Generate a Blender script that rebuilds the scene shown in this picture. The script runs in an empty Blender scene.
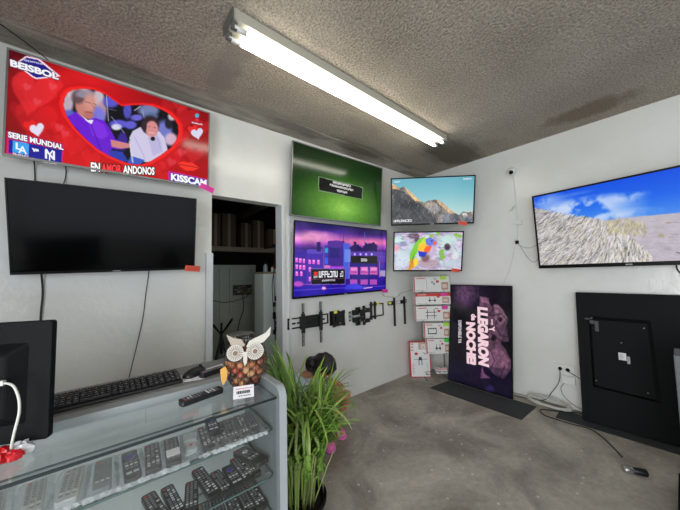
import bpy, bmesh, math, random
import numpy as np
from mathutils import Vector, Matrix, Euler

random.seed(7); np.random.seed(7)
C = bpy.context.scene.collection
SC = bpy.context.scene
PI = math.pi
R = math.radians

# ------------------------------------------------------------------ camera
F_PX = 277.2
cd = bpy.data.cameras.new('camera'); cam = bpy.data.objects.new('camera', cd); C.objects.link(cam)
cd.sensor_fit = 'HORIZONTAL'; cd.sensor_width = 36.0; cd.lens = F_PX / 680 * 36.0
cd.clip_start = 0.02; cd.clip_end = 60
pit, rol, yaw = 0.0619, -0.0219, 0.887
Fw = Vector((math.cos(yaw)*math.cos(pit), math.sin(yaw)*math.cos(pit), math.sin(pit)))
Rt = Vector((math.sin(yaw), -math.cos(yaw), 0)); Up = Rt.cross(Fw)
R2 = Rt*math.cos(rol) + Up*math.sin(rol); U2 = -Rt*math.sin(rol) + Up*math.cos(rol)
mw = Matrix((R2, U2, -Fw)).transposed().to_4x4(); mw.translation = Vector((0, 0, 1.5))
cam.matrix_world = mw
SC.camera = cam

# ------------------------------------------------------------------ light
SC.view_settings.view_transform = 'Standard'; SC.view_settings.look = 'None'
SC.view_settings.gamma = 1.0; SC.view_settings.use_curve_mapping = False
SC.view_settings.exposure = 0.0
w = bpy.data.worlds.new('daylight'); SC.world = w; w.use_nodes = True
bg = w.node_tree.nodes['Background']; bg.inputs[0].default_value = (0.80, 0.90, 1.0, 1); bg.inputs[1].default_value = 2.0

def area(name, loc, rot, sx, sy, power, col):
    l = bpy.data.lights.new(name, 'AREA'); l.shape = 'RECTANGLE'; l.size = sx; l.size_y = sy
    l.energy = power; l.color = col
    o = bpy.data.objects.new(name, l); C.objects.link(o); o.location = loc; o.rotation_euler = rot
    return o
# daylight coming through the open shop front behind the camera
area('daylight_front', (0.0, -2.75, 1.45), (R(-90), 0, 0), 2.9, 2.5, 500, (0.95, 0.98, 1.0))
area('daylight_side', (-1.95, -0.9, 1.5), (0, R(-90), 0), 2.4, 2.0, 110, (0.95, 0.98, 1.0))

# ------------------------------------------------------------------ materials
def lin(c):
    c = np.asarray(c, float)
    return np.where(c <= 0.04045, c/12.92, ((c+0.055)/1.055)**2.4)
def S(r, g, b):
    l = lin([r/255, g/255, b/255]); return (float(l[0]), float(l[1]), float(l[2]), 1)

def nmat(name):
    m = bpy.data.materials.new(name); m.use_nodes = True
    nt = m.node_tree; p = nt.nodes['Principled BSDF']
    return m, nt, p
def mat(name, col, rough=0.5, metal=0.0, var=0.0, vscale=8.0, bump=0.0, bscale=60.0, spec=0.5, coat=0.0, emis=None, es=0):
    m, nt, p = nmat(name)
    p.inputs['Base Color'].default_value = col; p.inputs['Roughness'].default_value = rough
    p.inputs['Metallic'].default_value = metal; p.inputs['Specular IOR Level'].default_value = spec
    p.inputs['Coat Weight'].default_value = coat
    if emis: p.inputs['Emission Color'].default_value = emis; p.inputs['Emission Strength'].default_value = es
    tc = nt.nodes.new('ShaderNodeTexCoord')
    if var:
        n = nt.nodes.new('ShaderNodeTexNoise'); n.inputs['Scale'].default_value = vscale; n.inputs['Detail'].default_value = 6
        r = nt.nodes.new('ShaderNodeMapRange'); r.inputs[3].default_value = 1-var; r.inputs[4].default_value = 1+var
        h = nt.nodes.new('ShaderNodeHueSaturation'); h.inputs['Color'].default_value = col
        nt.links.new(tc.outputs['Object'], n.inputs['Vector']); nt.links.new(n.outputs[0], r.inputs[0])
        nt.links.new(r.outputs[0], h.inputs['Value']); nt.links.new(h.outputs[0], p.inputs['Base Color'])
    if bump:
        n = nt.nodes.new('ShaderNodeTexNoise'); n.inputs['Scale'].default_value = bscale; n.inputs['Detail'].default_value = 4
        b = nt.nodes.new('ShaderNodeBump'); b.inputs['Strength'].default_value = bump; b.inputs['Distance'].default_value = 0.01
        nt.links.new(tc.outputs['Object'], n.inputs['Vector']); nt.links.new(n.outputs[0], b.inputs['Height'])
        nt.links.new(b.outputs[0], p.inputs['Normal'])
    return m
def vmat(name, rough=0.5, emit=0.0, spec=0.5, metal=0.0, trans=0.0):
    """colour comes from the mesh's own colour attribute"""
    m, nt, p = nmat(name)
    a = nt.nodes.new('ShaderNodeAttribute'); a.attribute_name = 'col'
    p.inputs['Roughness'].default_value = rough; p.inputs['Specular IOR Level'].default_value = spec
    p.inputs['Metallic'].default_value = metal
    if emit:
        p.inputs['Base Color'].default_value = (0.004, 0.004, 0.004, 1)
        nt.links.new(a.outputs['Color'], p.inputs['Emission Color']); p.inputs['Emission Strength'].default_value = emit
    else:
        nt.links.new(a.outputs['Color'], p.inputs['Base Color'])
    return m
def glassmat(name, tint, refl=1.0, rough=0.02, haze=0.0, hazecol=(0.6, 0.65, 0.65, 1)):
    m = bpy.data.materials.new(name); m.use_nodes = True; nt = m.node_tree; nt.nodes.clear()
    o = nt.nodes.new('ShaderNodeOutputMaterial'); t = nt.nodes.new('ShaderNodeBsdfTransparent')
    g = nt.nodes.new('ShaderNodeBsdfGlossy'); f = nt.nodes.new('ShaderNodeFresnel'); mx = nt.nodes.new('ShaderNodeMixShader')
    t.inputs[0].default_value = tint; g.inputs['Roughness'].default_value = rough; g.inputs[0].default_value = (refl, refl, refl, 1)
    ge = nt.nodes.new('ShaderNodeNewGeometry'); io = nt.nodes.new('ShaderNodeMapRange'); io.inputs[3].default_value = 1.45; io.inputs[4].default_value = 1/1.45
    nt.links.new(ge.outputs['Backfacing'], io.inputs[0]); nt.links.new(io.outputs[0], f.inputs[0])
    nt.links.new(f.outputs[0], mx.inputs[0]); nt.links.new(t.outputs[0], mx.inputs[1]); nt.links.new(g.outputs[0], mx.inputs[2])
    out = mx
    if haze:
        d = nt.nodes.new('ShaderNodeBsdfDiffuse'); d.inputs[0].default_value = hazecol
        m2 = nt.nodes.new('ShaderNodeMixShader'); m2.inputs[0].default_value = haze
        nt.links.new(mx.outputs[0], m2.inputs[1]); nt.links.new(d.outputs[0], m2.inputs[2]); out = m2
    nt.links.new(out.outputs[0], o.inputs[0])
    return m

M = {}
M['black'] = mat('black_plastic', S(24, 24, 26), 0.42, var=0.15, bump=0.05, bscale=300)
M['blackrough'] = mat('black_textured_plastic', S(13, 14, 16), 0.6, spec=0.16, var=0.12, vscale=5, bump=0.25, bscale=420)
M['blackmetal'] = mat('black_powdercoat', S(22, 22, 24), 0.4, var=0.1)
M['bezel'] = mat('bezel_gloss', S(9, 9, 10), 0.35, var=0.1, spec=0.22)
M['silver'] = mat('silver_bezel', S(150, 150, 148), 0.35, 0.7, var=0.05)
M['steel'] = mat('bright_steel', S(190, 190, 188), 0.3, 0.9, var=0.1, vscale=20)
M['grey_metal'] = mat('grey_steel', S(120, 120, 118), 0.45, 0.6, var=0.1)
M['white'] = mat('white_plastic', S(232, 232, 228), 0.4, var=0.03)
M['paper'] = mat('white_paper', S(240, 236, 240), 0.7, var=0.03)
M['lamp_white'] = mat('lamp_enamel', S(176, 172, 158), 0.45, var=0.04)
M['laminate'] = mat('grey_laminate', S(112, 117, 119), 0.35, var=0.06, vscale=4, bump=0.04, bscale=200)
M['laminate_edge'] = mat('grey_edge_banding', S(158, 163, 165), 0.4, var=0.04)
M['ledge'] = mat('worktop_grey', S(126, 128, 126), 0.45, var=0.08, vscale=3, bump=0.05, bscale=120)
M['door_white'] = mat('frosted_sliding_panel', S(190, 192, 190), 0.35, var=0.07, vscale=3)
M['glass'] = glassmat('clear_glass', (0.955, 0.97, 0.965, 1))
M['glass_edge'] = mat('green_glass_edge', S(70, 96, 92), 0.15, var=0.1)
M['gasket'] = mat('dark_gasket', S(24, 34, 36), 0.4, var=0.05)
M['bag'] = glassmat('clear_poly_bag', (0.93, 0.94, 0.95, 1), 1.0, 0.10, 0.10, (0.85, 0.87, 0.9, 1))
M['bagseam'] = glassmat('crinkled_bag_seam', (0.95, 0.95, 0.96, 1), 1.0, 0.2, 0.35, (0.9, 0.92, 0.95, 1))
M['vcol'] = vmat('printed_card', 0.45)
M['vplastic'] = vmat('coloured_plastic', 0.4)
M['vpaint'] = vmat('painted_wire', 0.6)
M['leaf'] = vmat('palm_leaf', 0.42)
M['screen'] = vmat('lit_screen', 0.13, emit=1.0, spec=0.35)
M['screen_dim'] = vmat('dim_lit_screen', 0.16, emit=1.0, spec=0.3)
M['screen_off'] = mat('unlit_screen', S(6, 6, 7), 0.14, var=0.1, vscale=1.5, spec=0.14)
M['skin'] = mat('skin', S(190, 128, 98), 0.5, var=0.06)
M['hair'] = mat('dark_hair', S(34, 26, 24), 0.4, var=0.3, vscale=30, bump=0.7, bscale=50)
M['shirt'] = mat('pale_blue_cloth', S(198, 214, 224), 0.8, var=0.1, vscale=14, bump=0.3, bscale=40)
M['shorts'] = mat('dark_cloth', S(60, 66, 80), 0.85, var=0.1, bump=0.2)
M['pink'] = mat('pink_foam', S(236, 118, 186), 0.55, var=0.05)
M['sock'] = mat('white_sock', S(228, 224, 226), 0.85, var=0.04)
M['soil'] = mat('potting_soil', S(52, 40, 32), 0.95, var=0.35, vscale=40, bump=0.8, bscale=60)
M['mat'] = mat('dark_rubber_mat', S(52, 55, 57), 0.85, var=0.15, vscale=30, bump=0.5, bscale=260)
M['beam'] = mat('raw_timber', S(150, 132, 112), 0.7, var=0.15, vscale=6)
M['brown_box'] = mat('brown_card', S(92, 72, 56), 0.8, var=0.12)
M['press'] = mat('grey_green_enamel', S(196, 202, 184), 0.5, var=0.12, vscale=4)
M['cabinet'] = mat('pale_green_enamel', S(226, 234, 228), 0.5, var=0.06, vscale=3)
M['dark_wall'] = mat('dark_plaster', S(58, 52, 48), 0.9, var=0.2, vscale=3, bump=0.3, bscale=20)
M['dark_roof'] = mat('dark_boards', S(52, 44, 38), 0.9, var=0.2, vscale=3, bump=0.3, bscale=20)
M['cable_w'] = mat('white_cable', S(214, 212, 204), 0.5, var=0.05)
M['cable_b'] = mat('black_cable', S(16, 16, 17), 0.5, var=0.05)
M['cable_g'] = mat('grey_cable', S(120, 118, 112), 0.5, var=0.05)
M['alu'] = mat('pale_door_trim', S(220, 222, 224), 0.4, 0.0, var=0.04)
M['tube'] = mat('lit_tube', (1, 1, 1, 1), 0.3, emis=(1.0, 0.95, 0.82, 1), es=13.5)
M['opal'] = mat('opal_tube_end', S(225, 225, 222), 0.35)

def wall_mat(name, col, warm):
    m, nt, p = nmat(name)
    p.inputs['Roughness'].default_value = 0.20; p.inputs['Specular IOR Level'].default_value = 0.5
    tc = nt.nodes.new('ShaderNodeTexCoord')
    n = nt.nodes.new('ShaderNodeTexNoise'); n.inputs['Scale'].default_value = 1.4; n.inputs['Detail'].default_value = 7
    n.inputs['Roughness'].default_value = 0.62
    r = nt.nodes.new('ShaderNodeValToRGB'); r.color_ramp.elements[0].position = 0.3; r.color_ramp.elements[1].position = 0.62
    r.color_ramp.elements[0].color = warm; r.color_ramp.elements[1].color = col
    b1 = nt.nodes.new('ShaderNodeTexNoise'); b1.inputs['Scale'].default_value = 9; b1.inputs['Detail'].default_value = 3
    b2 = nt.nodes.new('ShaderNodeTexNoise'); b2.inputs['Scale'].default_value = 55; b2.inputs['Detail'].default_value = 4
    ad = nt.nodes.new('ShaderNodeMath'); ad.operation = 'MULTIPLY_ADD'; ad.inputs[1].default_value = 0.25
    b = nt.nodes.new('ShaderNodeBump'); b.inputs['Strength'].default_value = 0.35; b.inputs['Distance'].default_value = 0.012
    for q in (n, b1, b2): nt.links.new(tc.outputs['Object'], q.inputs['Vector'])
    nt.links.new(n.outputs[0], r.inputs[0]); nt.links.new(r.outputs[0], p.inputs['Base Color'])
    nt.links.new(b2.outputs[0], ad.inputs[0]); nt.links.new(b1.outputs[0], ad.inputs[2])
    nt.links.new(ad.outputs[0], b.inputs['Height']); nt.links.new(b.outputs[0], p.inputs['Normal'])
    return m
M['wall'] = wall_mat('glossy_white_paint', S(236, 236, 232), S(226, 225, 218))

def ceiling_mat():
    m, nt, p = nmat('popcorn_ceiling'); L = nt.links.new; N = nt.nodes.new
    p.inputs['Roughness'].default_value = 0.85; p.inputs['Specular IOR Level'].default_value = 0.2
    tc = N('ShaderNodeTexCoord'); sp = N('ShaderNodeSeparateXYZ'); L(tc.outputs['Object'], sp.inputs[0])
    big = N('ShaderNodeTexNoise'); big.inputs['Scale'].default_value = 1.3; big.inputs['Detail'].default_value = 8; big.inputs['Roughness'].default_value = 0.65
    fine = N('ShaderNodeTexNoise'); fine.inputs['Scale'].default_value = 70; fine.inputs['Detail'].default_value = 5; fine.inputs['Roughness'].default_value = 0.7
    vor = N('ShaderNodeTexVoronoi'); vor.inputs['Scale'].default_value = 52
    for q in (big, fine, vor): L(tc.outputs['Object'], q.inputs['Vector'])
    r1 = N('ShaderNodeValToRGB'); e = r1.color_ramp.elements
    e[0].position = 0.32; e[0].color = S(174, 163, 147); e[1].position = 0.68; e[1].color = S(202, 191, 175)
    L(big.outputs[0], r1.inputs[0])
    r2 = N('ShaderNodeMapRange'); r2.inputs[1].default_value = 0.36; r2.inputs[2].default_value = 0.64; r2.inputs[3].default_value = 0.62; r2.inputs[4].default_value = 1.3
    L(fine.outputs[0], r2.inputs[0])
    mu = N('ShaderNodeMix'); mu.data_type = 'RGBA'; mu.blend_type = 'MULTIPLY'; mu.inputs[0].default_value = 1.0
    L(r1.outputs[0], mu.inputs[6]); L(r2.outputs[0], mu.inputs[7])
    # trowelled plaster band along the left wall, patches and stains
    st = N('ShaderNodeTexNoise'); st.inputs['Scale'].default_value = 3.2; st.inputs['Detail'].default_value = 7
    mp = N('ShaderNodeMapping'); mp.inputs['Scale'].default_value = (0.8, 3.0, 1); L(tc.outputs['Object'], mp.inputs[0]); L(mp.outputs[0], st.inputs['Vector'])
    r3 = N('ShaderNodeValToRGB'); e = r3.color_ramp.elements
    e[0].position = 0.35; e[0].color = S(146, 138, 126); e[1].position = 0.62; e[1].color = S(200, 192, 179); L(st.outputs[0], r3.inputs[0])
    wob = N('ShaderNodeMath'); wob.operation = 'MULTIPLY_ADD'; wob.inputs[1].default_value = 0.06; L(big.outputs[0], wob.inputs[0]); L(sp.outputs[1], wob.inputs[2])
    band = N('ShaderNodeMapRange'); band.inputs[1].default_value = 2.345; band.inputs[2].default_value = 2.375; L(wob.outputs[0], band.inputs[0])
    m2 = N('ShaderNodeMix'); m2.data_type = 'RGBA'; L(band.outputs[0], m2.inputs[0]); L(mu.outputs[2], m2.inputs[6]); L(r3.outputs[0], m2.inputs[7])
    prev = m2.outputs[2]
    def blob(cx, cy, rx, ry, col, amt, prev):
        mm = N('ShaderNodeMapping'); mm.inputs['Location'].default_value = (-cx/rx, -cy/ry, -2.985); mm.inputs['Scale'].default_value = (1/rx, 1/ry, 1)
        L(tc.outputs['Object'], mm.inputs[0])
        ln = N('ShaderNodeVectorMath'); ln.operation = 'LENGTH'; L(mm.outputs[0], ln.inputs[0])
        ad = N('ShaderNodeMath'); ad.operation = 'MULTIPLY_ADD'; ad.inputs[1].default_value = 1.2; L(st.outputs[0], ad.inputs[0]); L(ln.outputs['Value'], ad.inputs[2])
        rr = N('ShaderNodeMapRange'); rr.inputs[1].default_value = 1.25; rr.inputs[2].default_value = 1.75; rr.inputs[3].default_value = amt; rr.inputs[4].default_value = 0; L(ad.outputs[0], rr.inputs[0])
        mx = N('ShaderNodeMix'); mx.data_type = 'RGBA'; L(rr.outputs[0], mx.inputs[0]); L(prev, mx.inputs[6]); mx.inputs[7].default_value = col
        return mx.outputs[2]
    prev = blob(0.60, 1.95, 0.10, 0.45, S(160, 153, 142), 0.8, prev)      # smooth strip beside the lamp
    prev = blob(3.35, 1.75, 0.55, 0.28, S(92, 84, 74), 0.7, prev)         # damp stain in the corner
    prev = blob(3.46, 0.45, 0.17, 0.36, S(112, 92, 70), 0.6, prev)        # brown stain by the right wall
    prev = blob(2.3, 2.35, 0.5, 0.14, S(90, 82, 72), 0.5, prev)
    prev = blob(1.1, 2.35, 0.45, 0.10, S(160, 152, 142), 0.6, prev)
    prev = blob(1.9, 1.95, 0.25, 0.10, S(165, 156, 144), 0.5, prev)
    L(prev, p.inputs['Base Color'])
    hv = N('ShaderNodeMath'); hv.operation = 'MULTIPLY_ADD'; hv.inputs[1].default_value = -0.6; L(vor.outputs['Distance'], hv.inputs[0]); L(fine.outputs[0], hv.inputs[2])
    b = N('ShaderNodeBump'); b.inputs['Strength'].default_value = 0.9; b.inputs['Distance'].default_value = 0.03
    L(hv.outputs[0], b.inputs['Height']); L(b.outputs[0], p.inputs['Normal'])
    return m
M['ceiling'] = ceiling_mat()

def floor_mat():
    m, nt, p = nmat('worn_concrete'); L = nt.links.new; N = nt.nodes.new
    tc = N('ShaderNodeTexCoord')
    big = N('ShaderNodeTexNoise'); big.inputs['Scale'].default_value = 1.8; big.inputs['Detail'].default_value = 9; big.inputs['Roughness'].default_value = 0.62
    big.inputs['Distortion'].default_value = 0.6
    fine = N('ShaderNodeTexNoise'); fine.inputs['Scale'].default_value = 26; fine.inputs['Detail'].default_value = 8; fine.inputs['Roughness'].default_value = 0.75
    for q in (big, fine): L(tc.outputs['Object'], q.inputs['Vector'])
    r1 = N('ShaderNodeValToRGB'); e = r1.color_ramp.elements
    e[0].position = 0.36; e[0].color = S(132, 127, 116); e[1].position = 0.70; e[1].color = S(196, 189, 176)
    L(big.outputs[0], r1.inputs[0])
    r2 = N('ShaderNodeMapRange'); r2.inputs[1].default_value = 0.3; r2.inputs[2].default_value = 0.7; r2.inputs[3].default_value = 0.80; r2.inputs[4].default_value = 1.16
    L(fine.outputs[0], r2.inputs[0])
    mu = N('ShaderNodeMix'); mu.data_type = 'RGBA'; mu.blend_type = 'MULTIPLY'; mu.inputs[0].default_value = 1.0
    L(r1.outputs[0], mu.inputs[6]); L(r2.outputs[0], mu.inputs[7])
    vor = N('ShaderNodeTexVoronoi'); vor.inputs['Scale'].default_value = 13; L(tc.outputs['Object'], vor.inputs['Vector'])
    th = N('ShaderNodeMapRange'); th.inputs[1].default_value = 0.10; th.inputs[2].default_value = 0.14; th.inputs[3].default_value = 1; th.inputs[4].default_value = 0
    L(vor.outputs['Distance'], th.inputs[0])
    sel = N('ShaderNodeMapRange'); sel.inputs[1].default_value = 0.55; sel.inputs[2].default_value = 0.60; L(vor.outputs['Color'], sel.inputs[0])
    mm = N('ShaderNodeMath'); mm.operation = 'MULTIPLY'; L(th.outputs[0], mm.inputs[0]); L(sel.outputs[0], mm.inputs[1])
    m3 = N('ShaderNodeMath'); m3.operation = 'MULTIPLY'; m3.inputs[1].default_value = 0.8; L(mm.outputs[0], m3.inputs[0])
    mx = N('ShaderNodeMix'); mx.data_type = 'RGBA'; mx.inputs[7].default_value = S(215, 212, 205)
    L(m3.outputs[0], mx.inputs[0]); L(mu.outputs[2], mx.inputs[6]); L(mx.outputs[2], p.inputs['Base Color'])
    rr = N('ShaderNodeMapRange'); rr.inputs[3].default_value = 0.42; rr.inputs[4].default_value = 0.7; L(big.outputs[0], rr.inputs[0]); L(rr.outputs[0], p.inputs['Roughness'])
    b = N('ShaderNodeBump'); b.inputs['Strength'].default_value = 0.35; b.inputs['Distance'].default_value = 0.006
    L(fine.outputs[0], b.inputs['Height']); L(b.outputs[0], p.inputs['Normal'])
    return m
M['floor'] = floor_mat()

# ------------------------------------------------------------------ mesh helpers
WHITE = (1, 1, 1, 1)
class MB:
    def __init__(s): s.v = []; s.f = []; s.c = []
    def add(s, vs, fs, col=WHITE):
        n = len(s.v); s.v += [tuple(v) for v in vs]; s.f += [tuple(i+n for i in f) for f in fs]
        s.c += [tuple(col)]*len(vs) if not isinstance(col, list) else col
        return s
    def box(s, x0, x1, y0, y1, z0, z1, col=WHITE, m=None):
        v = [Vector((x, y, z)) for z in (z0, z1) for x, y in ((x0, y0), (x1, y0), (x1, y1), (x0, y1))]
        if m is not None: v = [m @ p for p in v]
        return s.add(v, [(3, 2, 1, 0), (4, 5, 6, 7), (0, 1, 5, 4), (1, 2, 6, 5), (2, 3, 7, 6), (3, 0, 4, 7)], col)
    def bar(s, a, b, wd, th, col=WHITE, up=(0, 0, 1)):
        a = Vector(a); b = Vector(b); d = (b-a).normalized(); u = Vector(up)
        if abs(d.dot(u)) > 0.95: u = Vector((0, 1, 0))
        sx = d.cross(u).normalized(); sy = sx.cross(d).normalized()
        v = [p + sx*i*wd/2 + sy*j*th/2 for p in (a, b) for i, j in ((-1, -1), (1, -1), (1, 1), (-1, 1))]
        return s.add(v, [(3, 2, 1, 0), (4, 5, 6, 7), (0, 1, 5, 4), (1, 2, 6, 5), (2, 3, 7, 6), (3, 0, 4, 7)], col)
    def tube(s, pts, r, n=8, col=WHITE, smooth=0, closed=False, cap=True):
        P = [Vector(p) for p in pts]
        if smooth: P = crom(P, smooth)
        rs = r if isinstance(r, (list, tuple)) else [r]*len(P)
        if len(rs) != len(P): rs = list(np.interp(np.linspace(0, 1, len(P)), np.linspace(0, 1, len(rs)), rs))
        vs = []; N = len(P); ref = None
        for i, p in enumerate(P):
            t = (P[min(i+1, N-1)] - P[max(i-1, 0)]) if not closed else (P[(i+1) % N] - P[i-1])
            if t.length < 1e-9: t = Vector((0, 0, 1))
            t.normalize()
            if ref is None:
                ref = t.orthogonal().normalized()
            ref = (ref - t*ref.dot(t))
            if ref.length < 1e-6: ref = t.orthogonal()
            ref.normalize(); b = t.cross(ref)
            for k in range(n):
                a = 2*PI*k/n; vs.append(p + (ref*math.cos(a) + b*math.sin(a))*rs[i])
        fs = [(i*n+k, i*n+(k+1) % n, (i+1)*n+(k+1) % n, (i+1)*n+k) for i in range(N-1) for k in range(n)]
        if closed: fs += [((N-1)*n+k, (N-1)*n+(k+1) % n, (k+1) % n, k) for k in range(n)]
        elif cap: fs += [tuple(range(n))[::-1], tuple((N-1)*n+k for k in range(n))]
        return s.add(vs, fs, col)
    def lathe(s, prof, n=24, c=(0, 0, 0), col=WHITE, m=None):
        vs = []
        for r, z in prof:
            for k in range(n):
                a = 2*PI*k/n; v = Vector((r*math.cos(a), r*math.sin(a), z))
                if m is not None: v = m @ v
                vs.append(v + Vector(c))
        fs = [(i*n+k, i*n+(k+1) % n, (i+1)*n+(k+1) % n, (i+1)*n+k) for i in range(len(prof)-1) for k in range(n)]
        if prof[0][0] > 1e-6: fs.append(tuple(range(n))[::-1])
        if prof[-1][0] > 1e-6: fs.append(tuple((len(prof)-1)*n+k for k in range(n)))
        return s.add(vs, fs, col)
    def ell(s, c, r, col=WHITE, n=12, rot=None):
        prof = [(max(math.sin(PI*i/n), 1e-4), -math.cos(PI*i/n)) for i in range(n+1)]
        m = Matrix.Diagonal((r[0], r[1], r[2])).to_3x3()
        if rot is not None: m = rot.to_3x3() @ m
        return s.lathe(prof, n*2, c, col, m)
    def prism(s, poly, z0, z1, col=WHITE, m=None):
        """poly in (x,y); extruded z0..z1; m maps to place"""
        n = len(poly); v = [Vector((x, y, z)) for z in (z0, z1) for x, y in poly]
        if m is not None: v = [m @ p for p in v]
        return s.add(v, [tuple(range(n))[::-1], tuple(range(n, 2*n))] + [(i, (i+1) % n, n+(i+1) % n, n+i) for i in range(n)], col)
    def quad(s, a, b, c, d, col=WHITE): return s.add([a, b, c, d], [(0, 1, 2, 3)], col)
    def build(s, name, m, parent=None, smooth=False, bevel=0.0, seg=2):
        me = bpy.data.meshes.new(name); me.from_pydata(s.v, [], s.f)
        a = me.color_attributes.new('col', 'FLOAT_COLOR', 'POINT')
        a.data.foreach_set('color', np.array([(*c[:3], 1) for c in s.c], dtype=np.float32).ravel())
        me.materials.append(m)
        me.update()
        bm = bmesh.new(); bm.from_mesh(me); bmesh.ops.recalc_face_normals(bm, faces=bm.faces); bm.to_mesh(me); bm.free()
        if smooth:
            me.polygons.foreach_set('use_smooth', [True]*len(me.polygons))
        o = bpy.data.objects.new(name, me); C.objects.link(o)
        if parent is not None: o.parent = parent
        if bevel:
            b = o.modifiers.new('bevel', 'BEVEL'); b.width = bevel; b.segments = seg; b.limit_method = 'ANGLE'; b.angle_limit = R(40)
        return o
def crom(P, k):
    out = []
    for i in range(len(P)-1):
        p0 = P[max(i-1, 0)]; p1 = P[i]; p2 = P[i+1]; p3 = P[min(i+2, len(P)-1)]
        for j in range(k):
            t = j/k
            out.append(0.5*((2*p1) + (p2-p0)*t + (2*p0-5*p1+4*p2-p3)*t*t + (3*p1-p0-3*p2+p3)*t**3))
    out.append(P[-1]); return out
def rrect(x0, x1, y0, y1, r, n=5):
    out = []
    for cx, cy, a0 in ((x1-r, y1-r, 0), (x0+r, y1-r, 90), (x0+r, y0+r, 180), (x1-r, y0+r, 270)):
        for k in range(n+1):
            a = R(a0+90*k/n); out.append((cx+r*math.cos(a), cy+r*math.sin(a)))
    return out
def tag(o, label, cat, group=None):
    o['label'] = label; o['category'] = cat
    if group: o['group'] = group
    return o
def thing(name, label, cat, loc=(0, 0, 0), rot=(0, 0, 0), group=None):
    o = bpy.data.objects.new(name, None); o.empty_display_size = 0.05; C.objects.link(o)
    o.location = loc; o.rotation_euler = rot
    return tag(o, label, cat, group)
def struct(o): o['kind'] = 'structure'; return o
def dup(root, loc=None, rot=None, label=None, group=None, scale=None):
    r = root.copy(); C.objects.link(r)
    if loc is not None: r.location = loc
    if rot is not None: r.rotation_euler = rot
    if scale is not None: r.scale = scale
    if label: r['label'] = label
    if group: r['group'] = group
    def rec(a, b):
        for ch in list(a.children):
            c = ch.copy(); C.objects.link(c); c.parent = b; rec(ch, c)
    rec(root, r)
    return r

# text outlines as flat faces, in a unit box
_tc = {}
def text_geo(s, bold=0.02, spacing=1.0):
    key = (s, bold, spacing)
    if key in _tc: return _tc[key]
    cu = bpy.data.curves.new('t', 'FONT'); cu.body = s; cu.offset = bold; cu.resolution_u = 3; cu.space_character = spacing
    o = bpy.data.objects.new('t', cu); C.objects.link(o)
    dg = bpy.context.evaluated_depsgraph_get(); me = bpy.data.meshes.new_from_object(o.evaluated_get(dg))
    v = np.array([(p.co.x, p.co.y) for p in me.vertices]); f = [tuple(p.vertices) for p in me.polygons]
    bpy.data.objects.remove(o); bpy.data.curves.remove(cu); bpy.data.meshes.remove(me)
    mn = v.min(0); mx = v.max(0); v = (v-mn)/(mx-mn)
    _tc[key] = (v, f); return v, f
def put_text(mb, s, o, ex, ez, col, bold=0.02, lift=Vector((0, -0.0015, 0)), spacing=1.0):
    """o = bottom-left, ex = vector along the line, ez = vector up the letters"""
    v, f = text_geo(s, bold, spacing); o = Vector(o); ex = Vector(ex); ez = Vector(ez)
    mb.add([o + ex*a + ez*b + lift for a, b in v], f, col)

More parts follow.
